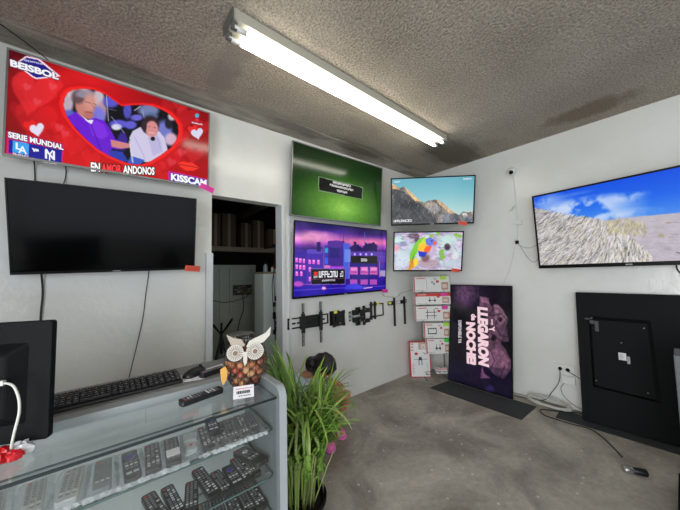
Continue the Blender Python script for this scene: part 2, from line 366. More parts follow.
# ------------------------------------------------------------------ canvas: picture on a screen, sampled onto its mesh
def homog(q, W, H):
    dst = [(0, 0), (W, 0), (W, H), (0, H)]; A = []; b = []
    for (x, y), (u, v) in zip(q, dst):
        A.append([x, y, 1, 0, 0, 0, -u*x, -u*y]); b.append(u)
        A.append([0, 0, 0, x, y, 1, -v*x, -v*y]); b.append(v)
    h = np.linalg.solve(np.array(A), np.array(b)); return np.append(h, 1).reshape(3, 3)
class Cv:
    def __init__(s, W, H, q=None):
        s.W = W; s.H = H; s.a = np.zeros((H, W, 3)); s.h = homog(q, W, H) if q else None
        s.yy, s.xx = np.mgrid[0:H, 0:W] + 0.5
    def P(s, x, y):
        if s.h is None: return x*s.W, y*s.H
        r = s.h @ np.array([x, y, 1]); return r[0]/r[2], r[1]/r[2]
    def mix(s, mask, col, sl=None):
        c = np.array(col[:3], float)/255.0
        t = s.a if sl is None else s.a[sl]
        t[...] = t*(1-mask[..., None]) + c*mask[..., None]
    def grad(s, stops, ax='v'):
        t = (s.yy/s.H if ax == 'v' else s.xx/s.W); xs = [q[0] for q in stops]
        for k in range(3): s.a[..., k] = np.interp(t, xs, [q[1][k]/255 for q in stops])
    def ell(s, x, y, rx, ry, col, soft=0.15, al=1.0, raw=False):
        u, v = (x, y) if raw else s.P(x, y)
        if not raw and s.h is not None:
            ux, vx = s.P(x+rx, y); uy, vy = s.P(x, y+ry)
            ax = np.array([[ux-u, uy-u], [vx-v, vy-v]])
        else: ax = np.diag([rx, ry]) if raw else np.diag([rx*s.W, ry*s.H])
        iv = np.linalg.inv(ax); dx = s.xx-u; dy = s.yy-v
        d = np.hypot(iv[0, 0]*dx+iv[0, 1]*dy, iv[1, 0]*dx+iv[1, 1]*dy)
        s.mix(np.clip((1-d)/soft+0.5, 0, 1)*al, col)
    def mask(s, pts):
        q = [s.P(x, y) for x, y in pts]; m = np.zeros((s.H, s.W), bool); n = len(q)
        for i in range(n):
            x1, y1 = q[i]; x2, y2 = q[(i+1) % n]
            if y1 == y2: continue
            c = ((s.yy > y1) != (s.yy > y2)); xi = (x2-x1)*(s.yy-y1)/(y2-y1)+x1
            m ^= c & (s.xx < xi)
        return m.astype(float)
    def poly(s, pts, col, al=1.0, blur=1):
        m = s.mask(pts)
        for _ in range(blur): m = bl(m)
        s.mix(m*al, col); return m
    def line(s, x0, y0, x1, y1, wd, col, al=1.0):
        a = np.array(s.P(x0, y0)); b = np.array(s.P(x1, y1)); d = b-a; L2 = max(d@d, 1e-9)
        pad = wd+1.5; X0 = int(max(min(a[0], b[0])-pad, 0)); X1 = int(min(max(a[0], b[0])+pad+1, s.W))
        Y0 = int(max(min(a[1], b[1])-pad, 0)); Y1 = int(min(max(a[1], b[1])+pad+1, s.H))
        if X1 <= X0 or Y1 <= Y0: return
        sl = (slice(Y0, Y1), slice(X0, X1)); xx = s.xx[sl]-a[0]; yy = s.yy[sl]-a[1]
        t = np.clip((xx*d[0]+yy*d[1])/L2, 0, 1); dd = np.hypot(xx-t*d[0], yy-t*d[1])
        s.mix(np.clip(wd/2-dd+0.5, 0, 1)*al, col, sl)
    def noise(s, cells, oct=4, seed=1):
        rg = np.random.RandomState(seed); out = np.zeros((s.H, s.W)); am = 1; tot = 0
        for o in range(oct):
            nx = int(cells*2**o)+2; ny = max(int(cells*2**o*s.H/s.W), 1)+2; g = rg.rand(ny, nx)
            fx = s.xx/s.W*(nx-1.001); fy = s.yy/s.H*(ny-1.001); ix = fx.astype(int); iy = fy.astype(int); tx = fx-ix; ty = fy-iy
            tx = tx*tx*(3-2*tx); ty = ty*ty*(3-2*ty); ix1 = np.minimum(ix+1, nx-1); iy1 = np.minimum(iy+1, ny-1)
            out += am*((g[iy, ix]*(1-tx)+g[iy, ix1]*tx)*(1-ty)+(g[iy1, ix]*(1-tx)+g[iy1, ix1]*tx)*ty); tot += am; am *= 0.55
        return out/tot
def bl(m):
    p = np.pad(m, [(1, 1), (1, 1)]+[(0, 0)]*(m.ndim-2), 'edge')
    return (p[1:-1, 1:-1]*2+p[:-2, 1:-1]+p[2:, 1:-1]+p[1:-1, :-2]+p[1:-1, 2:])/6
def heart(x, y, r, rot=0, sx=1, sy=1):
    out = []
    for k in range(26):
        t = 2*PI*k/26; a = 16*math.sin(t)**3/16*sx; b = -(13*math.cos(t)-5*math.cos(2*t)-2*math.cos(3*t)-math.cos(4*t))/16*sy
        out.append((x+r*(a*math.cos(rot)-b*math.sin(rot)), y+r*(a*math.sin(rot)+b*math.cos(rot))))
    return out
def screen_mesh(cv, w, h, gain=1.0):
    """grid of vertices, one per canvas cell; local x right, z up, facing -y"""
    H, W = cv.H, cv.W; mb = MB()
    xs = np.linspace(-w/2, w/2, W); zs = np.linspace(h/2, -h/2, H)
    mb.v = [(float(x), 0.0, float(z)) for z in zs for x in xs]
    col = lin(np.clip(cv.a, 0, 1))*gain
    mb.c = [tuple(c) for c in col.reshape(-1, 3)]
    mb.f = [(r*W+c, (r+1)*W+c, (r+1)*W+c+1, r*W+c+1) for r in range(H-1) for c in range(W-1)]
    return mb
def st(mb, cv, w, h, s, bl_, br_, tl_, col, bold=0.02, gain=1.0, lift=1, spacing=1.0):
    """lettering on a screen from its bottom-left, bottom-right and top-left points"""
    def L(q):
        u, v = cv.P(*q); return Vector(((u/cv.W-0.5)*w, 0, (0.5-v/cv.H)*h))
    o = L(bl_); c = lin(np.array(col)/255.0)*gain
    put_text(mb, s, o, L(br_)-o, L(tl_)-o, (*c, 1), bold, Vector((0, -0.0012*lift, 0)), spacing)

def so_(mb, cv, w, h, s, a, b, c, col, out=(20, 8, 14), bold=.05, k=.8):
    for dx, dy in ((-1, 0), (1, 0), (0, -1), (0, 1), (-.7, -.7), (.7, .7), (-.7, .7), (.7, -.7)):
        m_ = lambda p: (p[0]+dx*k, p[1]+dy*k)
        st(mb, cv, w, h, s, m_(a), m_(b), m_(c), out, bold, lift=1+.05*dx)
    st(mb, cv, w, h, s, a, b, c, col, bold, lift=2)
# ------------------------------------------------------------------ television
def television(name, label, c, w, h, rot, screen=None, bez=0.008, low=0.014, depth=0.045, frame='bezel', tagc=None, taguv=(0.97, -0.02), tagrot=0.1, mount=0.1, logo=True, off=False, cat='television', group=None):
    t = thing(name, label, cat, c, rot, group)
    # frame: four bevelled rails
    mb = MB(); d = 0.012
    mb.box(-w/2, w/2, -0.004, d, h/2-bez, h/2); mb.box(-w/2, w/2, -0.004, d, -h/2, -h/2+low)
    mb.box(-w/2, -w/2+bez, -0.004, d, -h/2+low, h/2-bez); mb.box(w/2-bez, w/2, -0.004, d, -h/2+low, h/2-bez)
    mb.build('frame', M[frame], t, bevel=0.0015)
    # back: thin panel plus thicker electronics housing
    mb = MB(); mb.box(-w/2+0.002, w/2-0.002, 0.010, 0.024, -h/2+0.002, h/2-0.002)
    mb.box(-w*0.36, w*0.36, 0.024, 0.024+depth, -h*0.46, h*0.12)
    mb.build('back_housing', M['blackrough'], t, bevel=0.004)
    sw = w-2*bez; sh = h-bez-low; cz = (low-bez)/2
    if screen is not None:
        s = screen.build('screen', M['screen'], t); s.location = (0, 0.001, cz)
    else:
        mb = MB(); mb.box(-sw/2, sw/2, 0.001, 0.009, -sh/2, sh/2); s = mb.build('screen', M['screen_off'], t); s.location = (0, 0, cz)
    if logo:
        mb = MB(); mb.box(-0.022, 0.022, -0.0052, -0.003, -h/2+low*0.3, -h/2+low*0.62); mb.build('maker_mark', M['steel'], t)
    if mount:
        mb = MB(); mb.box(-0.12, 0.12, 0.024+depth, 0.030+depth, -h*0.3, h*0.08); mb.box(-0.03, 0.03, 0.03+depth, 0.03+depth+mount, -h*0.16, -h*0.04)
        mb.build('wall_mount', M['blackmetal'], t)
    if tagc:
        x = (taguv[0]-0.5)*w; z = (0.5-taguv[1])*h; mb = MB()
        m = Matrix.Translation((x, -0.008, z)) @ Matrix.Rotation(tagrot, 4, 'Y')
        k = 0.055; hh = 0.023
        n = 8; vs = []; fs = []
        for i in range(n+1):
            u = -k+2*k*i/n; cu = 0.004*math.sin(PI*i/n)
            for zz in (-hh, hh):
                vs.append(m @ Vector((u, -cu, zz))); 
        for i in range(n): fs.append((2*i, 2*i+2, 2*i+3, 2*i+1))
        mb.add(vs, fs, tagc)
        # handwritten price strokes
        for i in range(6):
            u = -0.036+0.013*i
            mb.add([m @ Vector((u, -0.0052, -0.008)), m @ Vector((u+0.003, -0.0052, -0.008)), m @ Vector((u+0.006, -0.0052, 0.010)), m @ Vector((u+0.003, -0.0052, 0.010))], [(0, 1, 2, 3)], tuple(x*0.35 for x in tagc[:3])+(1,))
        o = mb.build('price_tag', M['vcol'], t); so = o.modifiers.new('thick', 'SOLIDIFY'); so.thickness = 0.0006
        o['label'] = 'bright price sticker with handwriting'
    return t
def trot(y, t, r):
    m = Matrix.Rotation(R(y), 3, 'Z') @ Matrix.Rotation(R(t), 3, 'X') @ Matrix.Rotation(R(r), 3, 'Y')
    return m.to_euler('XYZ')

# ------------------------------------------------------------------ room
H = 2.985; YW = 2.60; XW = 3.80; DX0, DX1, DZ = 0.66, 1.345, 2.215
mb = MB().box(-1.7, 4.0, -2.6, 5.9, -0.1, 0); struct(mb.build('floor', M['floor']))
mb = MB().box(-1.7, 4.0, -2.6, YW+0.12, H, H+0.12)
# trowel ridge parallel to the left wall
pts = [(-1.7+0.25*i, 2.335+0.012*math.sin(i*1.9)+0.006*math.sin(i*4.1), H-0.001) for i in range(22)]
mb.tube(pts, 0.0045, 6, smooth=3)
struct(mb.build('ceiling', M['ceiling']))
mb = MB(); mb.box(-1.7, DX0, YW, YW+0.12, 0, H); mb.box(DX1, 4.0, YW, YW+0.12, 0, H); mb.box(DX0, DX1, YW, YW+0.12, DZ, H)
struct(mb.build('wall_left', M['wall']))
struct(MB().box(XW, XW+0.15, -2.6, YW, 0, H).build('wall_right', M['wall']))
mb = MB(); mb.box(-1.7, -1.55, 0.3, YW, 0, H); mb.box(-1.7, -1.55, -2.6, -2.1, 0, H); mb.box(-1.7, -1.55, -2.1, 0.3, 2.45, H)
struct(mb.build('wall_side', M['wall']))
mb = MB(); mb.box(1.5, XW, -2.6, -2.45, 0, H); mb.box(-1.7, -1.5, -2.6, -2.45, 0, H); mb.box(-1.5, 1.5, -2.6, -2.45, 2.7, H)
struct(mb.build('wall_front', M['wall']))
# faint raised seams in the wall panelling
mb = MB(); mb.box(-1.5, DX0-0.05, YW-0.003, YW, 1.068, 1.074); mb.box(-0.5, -0.495, YW-0.002, YW, 0, 1.07)
struct(mb.build('trim_1', M['wall']))
# door trims
mb = MB(); mb.box(0.612, 0.668, YW-0.03, YW+0.12, 0, 1.69); struct(mb.build('trim_2', M['alu'], bevel=0.003))
mb = MB(); mb.box(DX1-0.012, DX1+0.028, YW-0.02, YW+0.12, 0, DZ); struct(mb.build('trim_3', M['alu'], bevel=0.003))
mb = MB(); mb.box(DX1+0.075, DX1+0.10, YW-0.012, YW, 0, 2.13); struct(mb.build('trim_4', M['alu'], bevel=0.003))
# back room
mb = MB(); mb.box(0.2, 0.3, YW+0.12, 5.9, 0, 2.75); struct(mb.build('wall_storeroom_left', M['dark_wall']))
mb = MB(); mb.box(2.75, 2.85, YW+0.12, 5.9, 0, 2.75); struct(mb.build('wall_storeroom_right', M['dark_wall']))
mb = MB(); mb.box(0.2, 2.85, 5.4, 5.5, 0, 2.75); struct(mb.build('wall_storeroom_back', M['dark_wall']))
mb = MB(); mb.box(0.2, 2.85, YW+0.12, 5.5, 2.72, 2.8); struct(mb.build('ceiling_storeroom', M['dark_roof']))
mb = MB(); mb.box(0.62, 0.68, 2.75, 5.3, 2.60, 2.72); mb.box(0.86, 0.91, 2.75, 5.3, 2.64, 2.72); mb.box(1.9, 1.96, 2.75, 5.3, 2.60, 2.72)
struct(mb.build('trim_5', M['beam']))

# ------------------------------------------------------------------ ceiling lamp
t = thing('ceiling_lamp', 'long twin-tube fluorescent batten fixed to the rough ceiling, lit', 'lamp', (1.645, 1.588, H), (0, 0, R(1.5)))
L2 = 1.170
mb = MB(); mb.add(*(lambda v: (v, [(0, 1, 2, 3), (7, 6, 5, 4), (0, 4, 5, 1), (1, 5, 6, 2), (2, 6, 7, 3), (3, 7, 4, 0)]))(
    [(-L2, -0.080, 0), (L2, -0.080, 0), (L2, 0.080, 0), (-L2, 0.080, 0), (-L2, -0.070, -0.055), (L2, -0.070, -0.055), (L2, 0.070, -0.055), (-L2, 0.070, -0.055)]))
mb.build('housing', M['lamp_white'], t, bevel=0.003)
for sx in (-1, 1):
    mb = MB()
    mb.box(sx*L2-0.004, sx*L2+0.006, -0.082, 0.082, -0.066, -0.002)
    for sy in (-1, 1):
        mb.box(sx*(L2-0.02)-0.016, sx*(L2-0.02)+0.016, sy*0.044-0.012, sy*0.044+0.012, -0.103, -0.055)
    mb.build('end_cap', M['grey_metal'], t, bevel=0.003)
for x in (-0.9, 0.9):
    mb = MB().lathe([(0.006, -0.060), (0.009, -0.054)], 10, (x, 0.0, 0)); mb.build('screw', M['grey_metal'], t)
for sy in (-1, 1):
    mb = MB(); mb.tube([(-L2+0.09, sy*0.046, -0.088), (L2-0.06, sy*0.046, -0.088)], 0.013, 14); tb = mb.build('lit_tube', M['tube'], t, smooth=True)
    mb = MB(); mb.tube([(-L2+0.02, sy*0.046, -0.088), (-L2+0.09, sy*0.046, -0.088)], 0.0148, 14); mb.build('tube_end', M['opal'], tb, smooth=True)
    mb = MB(); mb.tube([(L2-0.06, sy*0.046, -0.088), (L2-0.02, sy*0.046, -0.088)], 0.0148, 14)
    mb.build('tube_end', M['opal'], tb, smooth=True)

# ------------------------------------------------------------------ counter
CY0, CY1, CZ = 1.075, 1.70, 1.0
X0, X1 = -1.25, 0.525
t = thing('display_counter', 'grey glass-fronted shop counter with stepped worktop and glass shelves of remotes', 'counter', (X0, 0, 0))
def cb(name, m, *b, bevel=0.0, par=None):
    q = MB()
    for k in b: q.box(k[0]-X0, k[1]-X0, *k[2:])
    return q.build(name, m, par or t, bevel=bevel)
def endpanel(x0, x1):
    # rounded front top corner
    poly = [(1.045, 0)]
    rr = 0.042
    for k in range(9):
        a = R(180-90*k/8); poly.append((1.045+rr+rr*math.cos(a), 1.042-rr+rr*math.sin(a)))
    poly += [(CY1, 1.042), (CY1, 0)]
    m = Matrix(((0, 0, 1, -X0), (1, 0, 0, 0), (0, 1, 0, 0), (0, 0, 0, 1)))
    q = MB().prism(poly, x0, x1, m=m); o = q.build('end_panel', M['laminate'], t, bevel=0.002)
    # edge banding follows the front and the top
    q = MB(); e = [(y, z) for y, z in poly[1:-1]]; vs = []; fs = []
    e = [(1.045, 0.0)] + e
    for i, (y, z) in enumerate(e):
        vs += [(x0-0.0015-X0, y-0.0015 if i < 3 else y, z+(0.0015 if i > 3 else 0)), (x1+0.0015-X0, y-0.0015 if i < 3 else y, z+(0.0015 if i > 3 else 0))]
    for i in range(len(e)-1): fs.append((2*i, 2*i+1, 2*i+3, 2*i+2))
    q.add(vs, fs); b = q.build('edge_banding', M['laminate_edge'], o); s = b.modifiers.new('s', 'SOLIDIFY'); s.thickness = 0.003
    return o
endpanel(X1, X1+0.028); endpanel(X0-0.028, X0)
cb('base_box', M['laminate'], (X0, X1, 1.10, 1.66, 0.0, 0.30))
cb('plinth', M['ledge'], (X0, X1, CY0+0.004, 1.10, 0.0, 0.28))
cb('worktop', M['ledge'], (X0, X1, 1.415, CY1, 0.985, 1.018), bevel=0.003)
cb('worktop_lip', M['laminate_edge'], (X0, X1, 1.355, 1.415, 0.985, 1.018), bevel=0.004)
cb('back_rail', M['laminate'], (X0, X1, 1.42, 1.44, 0.30, 0.34))
for i, (a, b, y) in enumerate(((X0, -0.36, 1.425), (-0.38, 0.10, 1.436), (0.08, X1, 1.425))):
    cb('sliding_door', M['door_white'], (a, b, y, y+0.009, 0.34, 0.985), bevel=0.001)
g = cb('glass_top', M['glass'], (X0, X1, CY0, 1.36, 0.992, 0.9985))
cb('glass_edge', M['gasket'], (X0, X1, CY0-0.003, CY0+0.001, 0.991, 0.9990), par=g)
g = cb('front_glass', M['glass'], (X0, X1, CY0+0.001, CY0+0.006, 0.282, 0.990))
def shelf(z, y0, y1):
    poly = rrect(X0+0.004-X0, X1-0.004-X0, y0, y1, 0.03)
    q = MB().prism(poly, z-0.007, z); o = q.build('glass_shelf', M['glass'], t)
    q = MB(); m0 = rrect(X0+0.004-X0, X1-0.004-X0, y0, y1, 0.03)
    q.tube([(x, y, z-0.0035) for x, y in m0], 0.0037, 5, closed=True); q.build('glass_edge', M['glass_edge'], o)
    for x in (X0+0.012, -0.37, X1-0.012):
        for y in (y0+0.05, y1-0.03): q = MB().box(x-0.012-X0, x+0.012-X0, y-0.006, y+0.006, z-0.016, z-0.0075); q.build('shelf_pin', M['steel'], o)
SH = (0.862, 0.690, 0.535)
shelf(SH[0], 1.093, 1.405); shelf(SH[1], 1.087, 1.405); shelf(SH[2], 1.087, 1.405)
q = MB().box(-0.372-X0, -0.368-X0, 1.40, 1.42, 0.34, 0.985); q.build('mullion', M['steel'], t)
# small hole and chip marks in the glass top by the end panel
q = MB(); q.tube([(0.497-X0+0.012*math.cos(a*PI/8), 1.245+0.012*math.sin(a*PI/8), 0.9992) for a in range(16)], 0.0012, 5, closed=True)
q.build('glass_ring_mark', M['laminate_edge'], t)

# ------------------------------------------------------------------ remotes in the counter
def remote_btns(w_, l_, th, style, rnd):
    """buttons as little raised keys, local x width, y length"""
    q = MB(); grey = (0.22, 0.22, 0.23, 1); wh = (0.75, 0.75, 0.75, 1)
    if style == 'streaming':
        q.box(-w_*.1, w_*.1, l_*.12, l_*.34, th, th+.0015, (0.09, 0.05, 0.42, 1)); q.box(-w_*.3, w_*.3, l_*.18, l_*.28, th, th+.0015, (0.09, 0.05, 0.42, 1))
        for r_ in range(3):
            for c_ in (-1, 0, 1): q.box(c_*w_*.27-w_*.09, c_*w_*.27+w_*.09, l_*(0.02-.1*r_), l_*(.06-.1*r_), th, th+.0015, wh if r_ == 1 else grey)
        for s_ in (-1, 1):
            q.box(s_*w_*.2-w_*.15, s_*w_*.2+w_*.15, -l_*.36, -l_*.30, th, th+.0015, (0.6, 0.62, 0.66, 1))
    else:
        rows = 11 if style != 'big' else 9
        for r_ in range(rows):
            y = l_*(0.40-0.075*r_)
            for c_ in (-1, 0, 1):
                if rnd.random() < .12: continue
                cc = wh if (style == 'dense' and rnd.random() < .25) or r_ in (rows-2,) else grey
                if r_ == 0 and c_ == -1: cc = (0.6, 0.04, 0.03, 1)
                q.box(c_*w_*.28-w_*.09, c_*w_*.28+w_*.09, y-l_*.017, y+l_*.017, th, th+.0015, cc)
        if style == 'big':
            q.tube([(w_*.16*math.cos(a*PI/6), l_*.20+w_*.16*math.sin(a*PI/6), th+.002) for a in range(12)], .003, 5, wh, closed=True)
    return q
def make_remote(style, w_=.045, l_=.17, th=.017, body=(0.012, 0.012, 0.014, 1), bagged=False, dark=False):
    rnd = random.Random(len(style)*7+int(l_*1000)+int(w_*900))
    r = bpy.data.objects.new('remote_control', None); r.empty_display_size = .02; C.objects.link(r)
    q = MB().prism(rrect(-w_/2, w_/2, -l_/2, l_/2, w_*.22), 0, th, body); q.build('body', M['vplastic'], r, bevel=.002)
    remote_btns(w_, l_, th, style, rnd).build('buttons', M['vplastic'], r)
    if bagged:
        q = MB(); nx, ny = 6, 10; W2, L_ = w_/2+.018, l_/2+.022; vs = []
        for j in range(ny+1):
            for i in range(nx+1):
                u = -1+2*i/nx; v = -1+2*j/ny
                e = max(abs(u), abs(v)); z = (th+.004)*(1 if e < .7 else max(0, (1-e)/.3)) + .003*rnd.random()+.0005
                vs.append((u*W2+.002*rnd.uniform(-1, 1), v*L_+.002*rnd.uniform(-1, 1), z))
        fs = [(j*(nx+1)+i, j*(nx+1)+i+1, (j+1)*(nx+1)+i+1, (j+1)*(nx+1)+i) for j in range(ny) for i in range(nx)]
        q.add(vs, fs); q.build('plastic_bag', M['bag'], r, smooth=False)
        q = MB(); vs = []; m_ = 9
        for i in range(m_+1):
            u = -1+2*i/m_
            for j, (yy, zf) in enumerate(((-L_+.012, .006), (-L_, .012), (-L_-.010, .004))): vs.append((u*W2, yy+.002*rnd.uniform(-1, 1), zf+.005*rnd.random()))
        q.add(vs, [(3*i+j, 3*i+j+1, 3*i+j+4, 3*i+j+3) for i in range(m_) for j in range(2)]); q.build('bag_seam', M['bagseam'], r)
    r['category'] = 'remote control'
    return r
RB = {}
def place_remote(kind, x, y, z, rz, label, group, tilt=0.0, **kw):
    key = (kind, tuple(sorted(kw.items())))
    if key not in RB:
        r = make_remote(kind, **kw); RB[key] = r; r.location = (x, y, z); r.rotation_euler = (tilt, 0, R(rz)); r['label'] = label; r['group'] = group; return r
    return dup(RB[key], (x, y, z), (tilt, 0, R(rz)), label, group)
g1 = 'bagged remotes on the upper glass shelf'; zz = SH[0]+.0005
PALE = (0.62, 0.63, 0.62, 1); GR = (0.25, 0.26, 0.27, 1)
rows = [(-.245, 1.225, 'plain', dict(body=PALE), 8, 'pale remote in a clear bag, leftmost in view on the upper shelf'),
        (-.165, 1.215, 'plain', dict(body=PALE), 4, 'pale remote in a clear bag, second from left on upper shelf'),
        (-.088, 1.212, 'plain', dict(body=PALE, w_=.05), -2, 'pale remote in a clear bag, wide one right of two narrower pale remotes'),
        (-.014, 1.205, 'plain', dict(body=GR), 0, 'grey remote in a clear bag beside the one with a blue cross pad'),
        (.058, 1.20, 'streaming', dict(), 2, 'bagged black remote with blue cross pad, left half of upper shelf'),
        (.118, 1.20, 'dense', dict(), -3, 'bagged slim black remote right of the blue cross pad remote')]
for x, y, k, kw, rz, lab in rows: place_remote(k, x, y, zz, rz, lab, g1, bagged=True, **kw)
# remote pack with a white card, and a white adapter pack
t2 = place_remote('plain', .176, 1.195, zz, -4, 'bagged dark remote with a white label across its lower half, upper shelf', g1, bagged=True, w_=.047)
q = MB().box(-.02, .02, -.06, -.015, .0235, .0245); q.build('paper_label', M['paper'], t2)
t2 = thing('adapter_pack', 'small white device in a clear bag with red dot, middle of upper shelf', 'packaged adapter', (.236, 1.20, zz), (0, 0, R(-8)))
q = MB(); q.prism(rrect(-.022, .022, .01, .06, .006), 0, .018, (.8, .8, .78, 1)); q.prism(rrect(-.018, .018, -.055, .0, .006), 0, .014, (.75, .76, .76, 1)); q.build('body', M['vplastic'], t2, bevel=.002)
q = MB(); q.tube([(0, .01, .012), (.02, 0, .012), (.022, -.03, .01), (.01, -.06, .008), (-.02, -.07, .008)], .003, 6, (.8, .8, .8, 1), smooth=4); q.build('lead', M['vplastic'], t2)
q = MB(); q.lathe([(.006, .014), (.006, .0155)], 12, (0, -.02, 0), (.6, .02, .03, 1)); q.build('red_mark', M['vplastic'], t2)
q = MB().prism(rrect(-.034, .034, -.08, .07, .01), 0, .021); q.build('plastic_bag', M['bag'], t2)
rows = [(.292, 1.195, 'dense', dict(w_=.05), -5, 'bagged black remote lying under the small blue cross pad remote, upper shelf'),
        (.337, 1.19, 'dense', dict(), -7, 'bagged black remote just right of the raised blue cross pad remote'),
        (.379, 1.19, 'plain', dict(), -8, 'bagged black remote, third from right on upper shelf'),
        (.421, 1.19, 'dense', dict(w_=.042), -8, 'bagged black remote, second from right on upper shelf'),
        (.463, 1.19, 'plain', dict(w_=.04), -8, 'bagged black remote, rightmost on upper shelf by the end panel')]
for x, y, k, kw, rz, lab in rows: place_remote(k, x, y, zz+.0015, rz, lab, g1, bagged=True, **kw)
place_remote('streaming', .318, 1.225, zz+.026, -6, 'small black remote with blue cross pad lying on top of the bagged remotes', 'loose remotes in the counter', l_=.125, w_=.04)
# folded ends of bags hanging at the shelf front
g2 = 'loose remotes on the lower glass shelf'; zz = SH[1]+.0005
rows = [(.128, 1.20, 'dense', dict(), 10, 'long black remote, leftmost in view on the lower shelf'),
        (.180, 1.195, 'dense', dict(w_=.042), 6, 'black remote with pale keys, second from left on lower shelf'),
        (.235, 1.17, 'plain', dict(l_=.155), -12, 'shorter black remote left of the long tilted one, lower shelf'),
        (.292, 1.21, 'dense', dict(l_=.20), 6, 'longest black remote with rows of white keys, middle of lower shelf'),
        (.337, 1.17, 'plain', dict(w_=.04, l_=.15), 4, 'plain black remote between the longest one and the blue cross pad one'),
        (.383, 1.175, 'streaming', dict(l_=.14), 2, 'black remote with blue cross pad on the lower shelf'),
        (.425, 1.19, 'dense', dict(), 2, 'black remote just right of the blue cross pad remote, lower shelf'),
        (.458, 1.20, 'plain', dict(w_=.038), 2, 'narrow black remote left of the big one, lower shelf')]
for x, y, k, kw, rz, lab in rows: place_remote(k, x, y, zz, rz, lab, g2, **kw)
place_remote('big', .470, 1.215, zz+.020, 10, 'wide black remote with white ring of keys at right end of lower shelf', g2, tilt=R(-9), w_=.06, l_=.20)
g3 = 'remotes on the bottom glass shelf'; zz = SH[2]+.0005
for i, (x, k) in enumerate(((.30, 'dense'), (.352, 'plain'), (.404, 'dense'), (.450, 'plain'), (.494, 'dense'))):
    lab = ['black remote, leftmost of five on the bottom shelf', 'black remote, second from left on the bottom shelf', 'black remote, middle of five on the bottom shelf', 'black remote, second from right on the bottom shelf', 'black remote, rightmost on the bottom shelf by the end panel'][i]
    place_remote(k, x, 1.24-.004*i, zz, -6+1.5*i, lab, g3)

# ------------------------------------------------------------------ things on the counter
place_remote('dense', .288, 1.262, 1.0, 101, 'black remote lying crosswise on the glass top in front of the worktop', 'remotes on the counter top', l_=.165, w_=.045, th=.020)
place_remote('plain', .395, 1.475, 1.020, 108, 'black remote on a white card between mouse and wire owl', 'remotes on the counter top', l_=.15, w_=.036, th=.022)
# papers under the mouse and the remote
o = MB().box(-.075, .075, -.05, .05, 0, .0015).build('paper_card', M['paper']); o.location = (.275, 1.50, 1.0185); o.rotation_euler = (0, 0, R(-12)); tag(o, 'pinkish white card lying under the computer mouse', 'card')
o = MB().box(-.075, .075, -.045, .045, 0, .0015).build('paper_card', M['paper']); o.location = (.405, 1.535, 1.0185); o.rotation_euler = (0, 0, R(18)); tag(o, 'white card lying behind the remote next to the mouse', 'card')
# mouse
t = thing('computer_mouse', 'black computer mouse resting on a white card on the worktop', 'mouse', (.312, 1.515, 1.0205), (0, 0, R(-68)))
q = MB(); n = 14; vs = []; fs = []
for j in range(n+1):
    v = -1+2*j/n; hw = .031*math.sqrt(max(0, 1-v**4))+.0005; hz = .036*(math.sqrt(max(0, 1-v*v)))**.8*(1+.15*v)
    for i in range(11):
        a = PI*i/10; vs.append((-hw*math.cos(a), v*.056, max(0, hz*math.sin(a))))
for j in range(n):
    for i in range(10): fs.append((j*11+i, j*11+i+1, (j+1)*11+i+1, (j+1)*11+i))
    fs.append((j*11+10, j*11, (j+1)*11, (j+1)*11+10))
q.add(vs, fs); q.build('body', M['black'], t, smooth=True)
q = MB().tube([(.0, .036-.0, .0335+.006*math.sin(a*PI/6)) for a in range(1)]+[(0, .036, .036)], .006, 8); 
q = MB(); m = Matrix.Translation((0, .030, .033)) @ Matrix.Rotation(PI/2, 4, 'Y'); q.lathe([(.007, -.004), (.008, 0), (.007, .004)], 14, m=m.to_3x3().to_4x4(), c=(0, .030, .033)); q.build('scroll_wheel', M['blackrough'], t, smooth=True)
# keyboard
t = thing('computer_keyboard', 'black full-size computer keyboard on the grey worktop against the wall side', 'keyboard', (.035, 1.510, 1.0185), (0, 0, R(1.5)))
q = MB(); kw, kd = .43, .135
v = [(-kw/2, -kd/2, 0), (kw/2, -kd/2, 0), (kw/2, kd/2, 0), (-kw/2, kd/2, 0), (-kw/2, -kd/2, .012), (kw/2, -kd/2, .012), (kw/2, kd/2, .026), (-kw/2, kd/2, .026)]
q.add(v, [(3, 2, 1, 0), (4, 5, 6, 7), (0, 1, 5, 4), (1, 2, 6, 5), (2, 3, 7, 6), (3, 0, 4, 7)]); q.build('case', M['black'], t, bevel=.004)
q = MB(); kc = (0.02, 0.02, 0.022, 1)
for r_ in range(6):
    y = -kd/2+.022+.0195*r_; z = .012+.014*(y+kd/2)/kd
    x = -kw/2+.012
    for c_ in range(21):
        if c_ in (15, 18) and False: continue
        wd = .0165
        if r_ == 0 and 4 <= c_ <= 8:
            if c_ == 4: q.box(x, x+.0165+.019*4, y-.0075, y+.0075, z, z+.008, kc)
        else:
            q.box(x, x+wd, y-.0078, y+.0078, z, z+.008, kc)
            if (c_*7+r_*3) % 2 == 0: q.quad((x+.005, y-.002, z+.0082), (x+.009, y-.002, z+.0082), (x+.009, y+.004, z+.0082), (x+.005, y+.004, z+.0082), (.55, .55, .55, 1))
        x += .0192
        if c_ in (14, 17): x += .006
q.build('keys', M['vplastic'], t, bevel=.0015, seg=1)
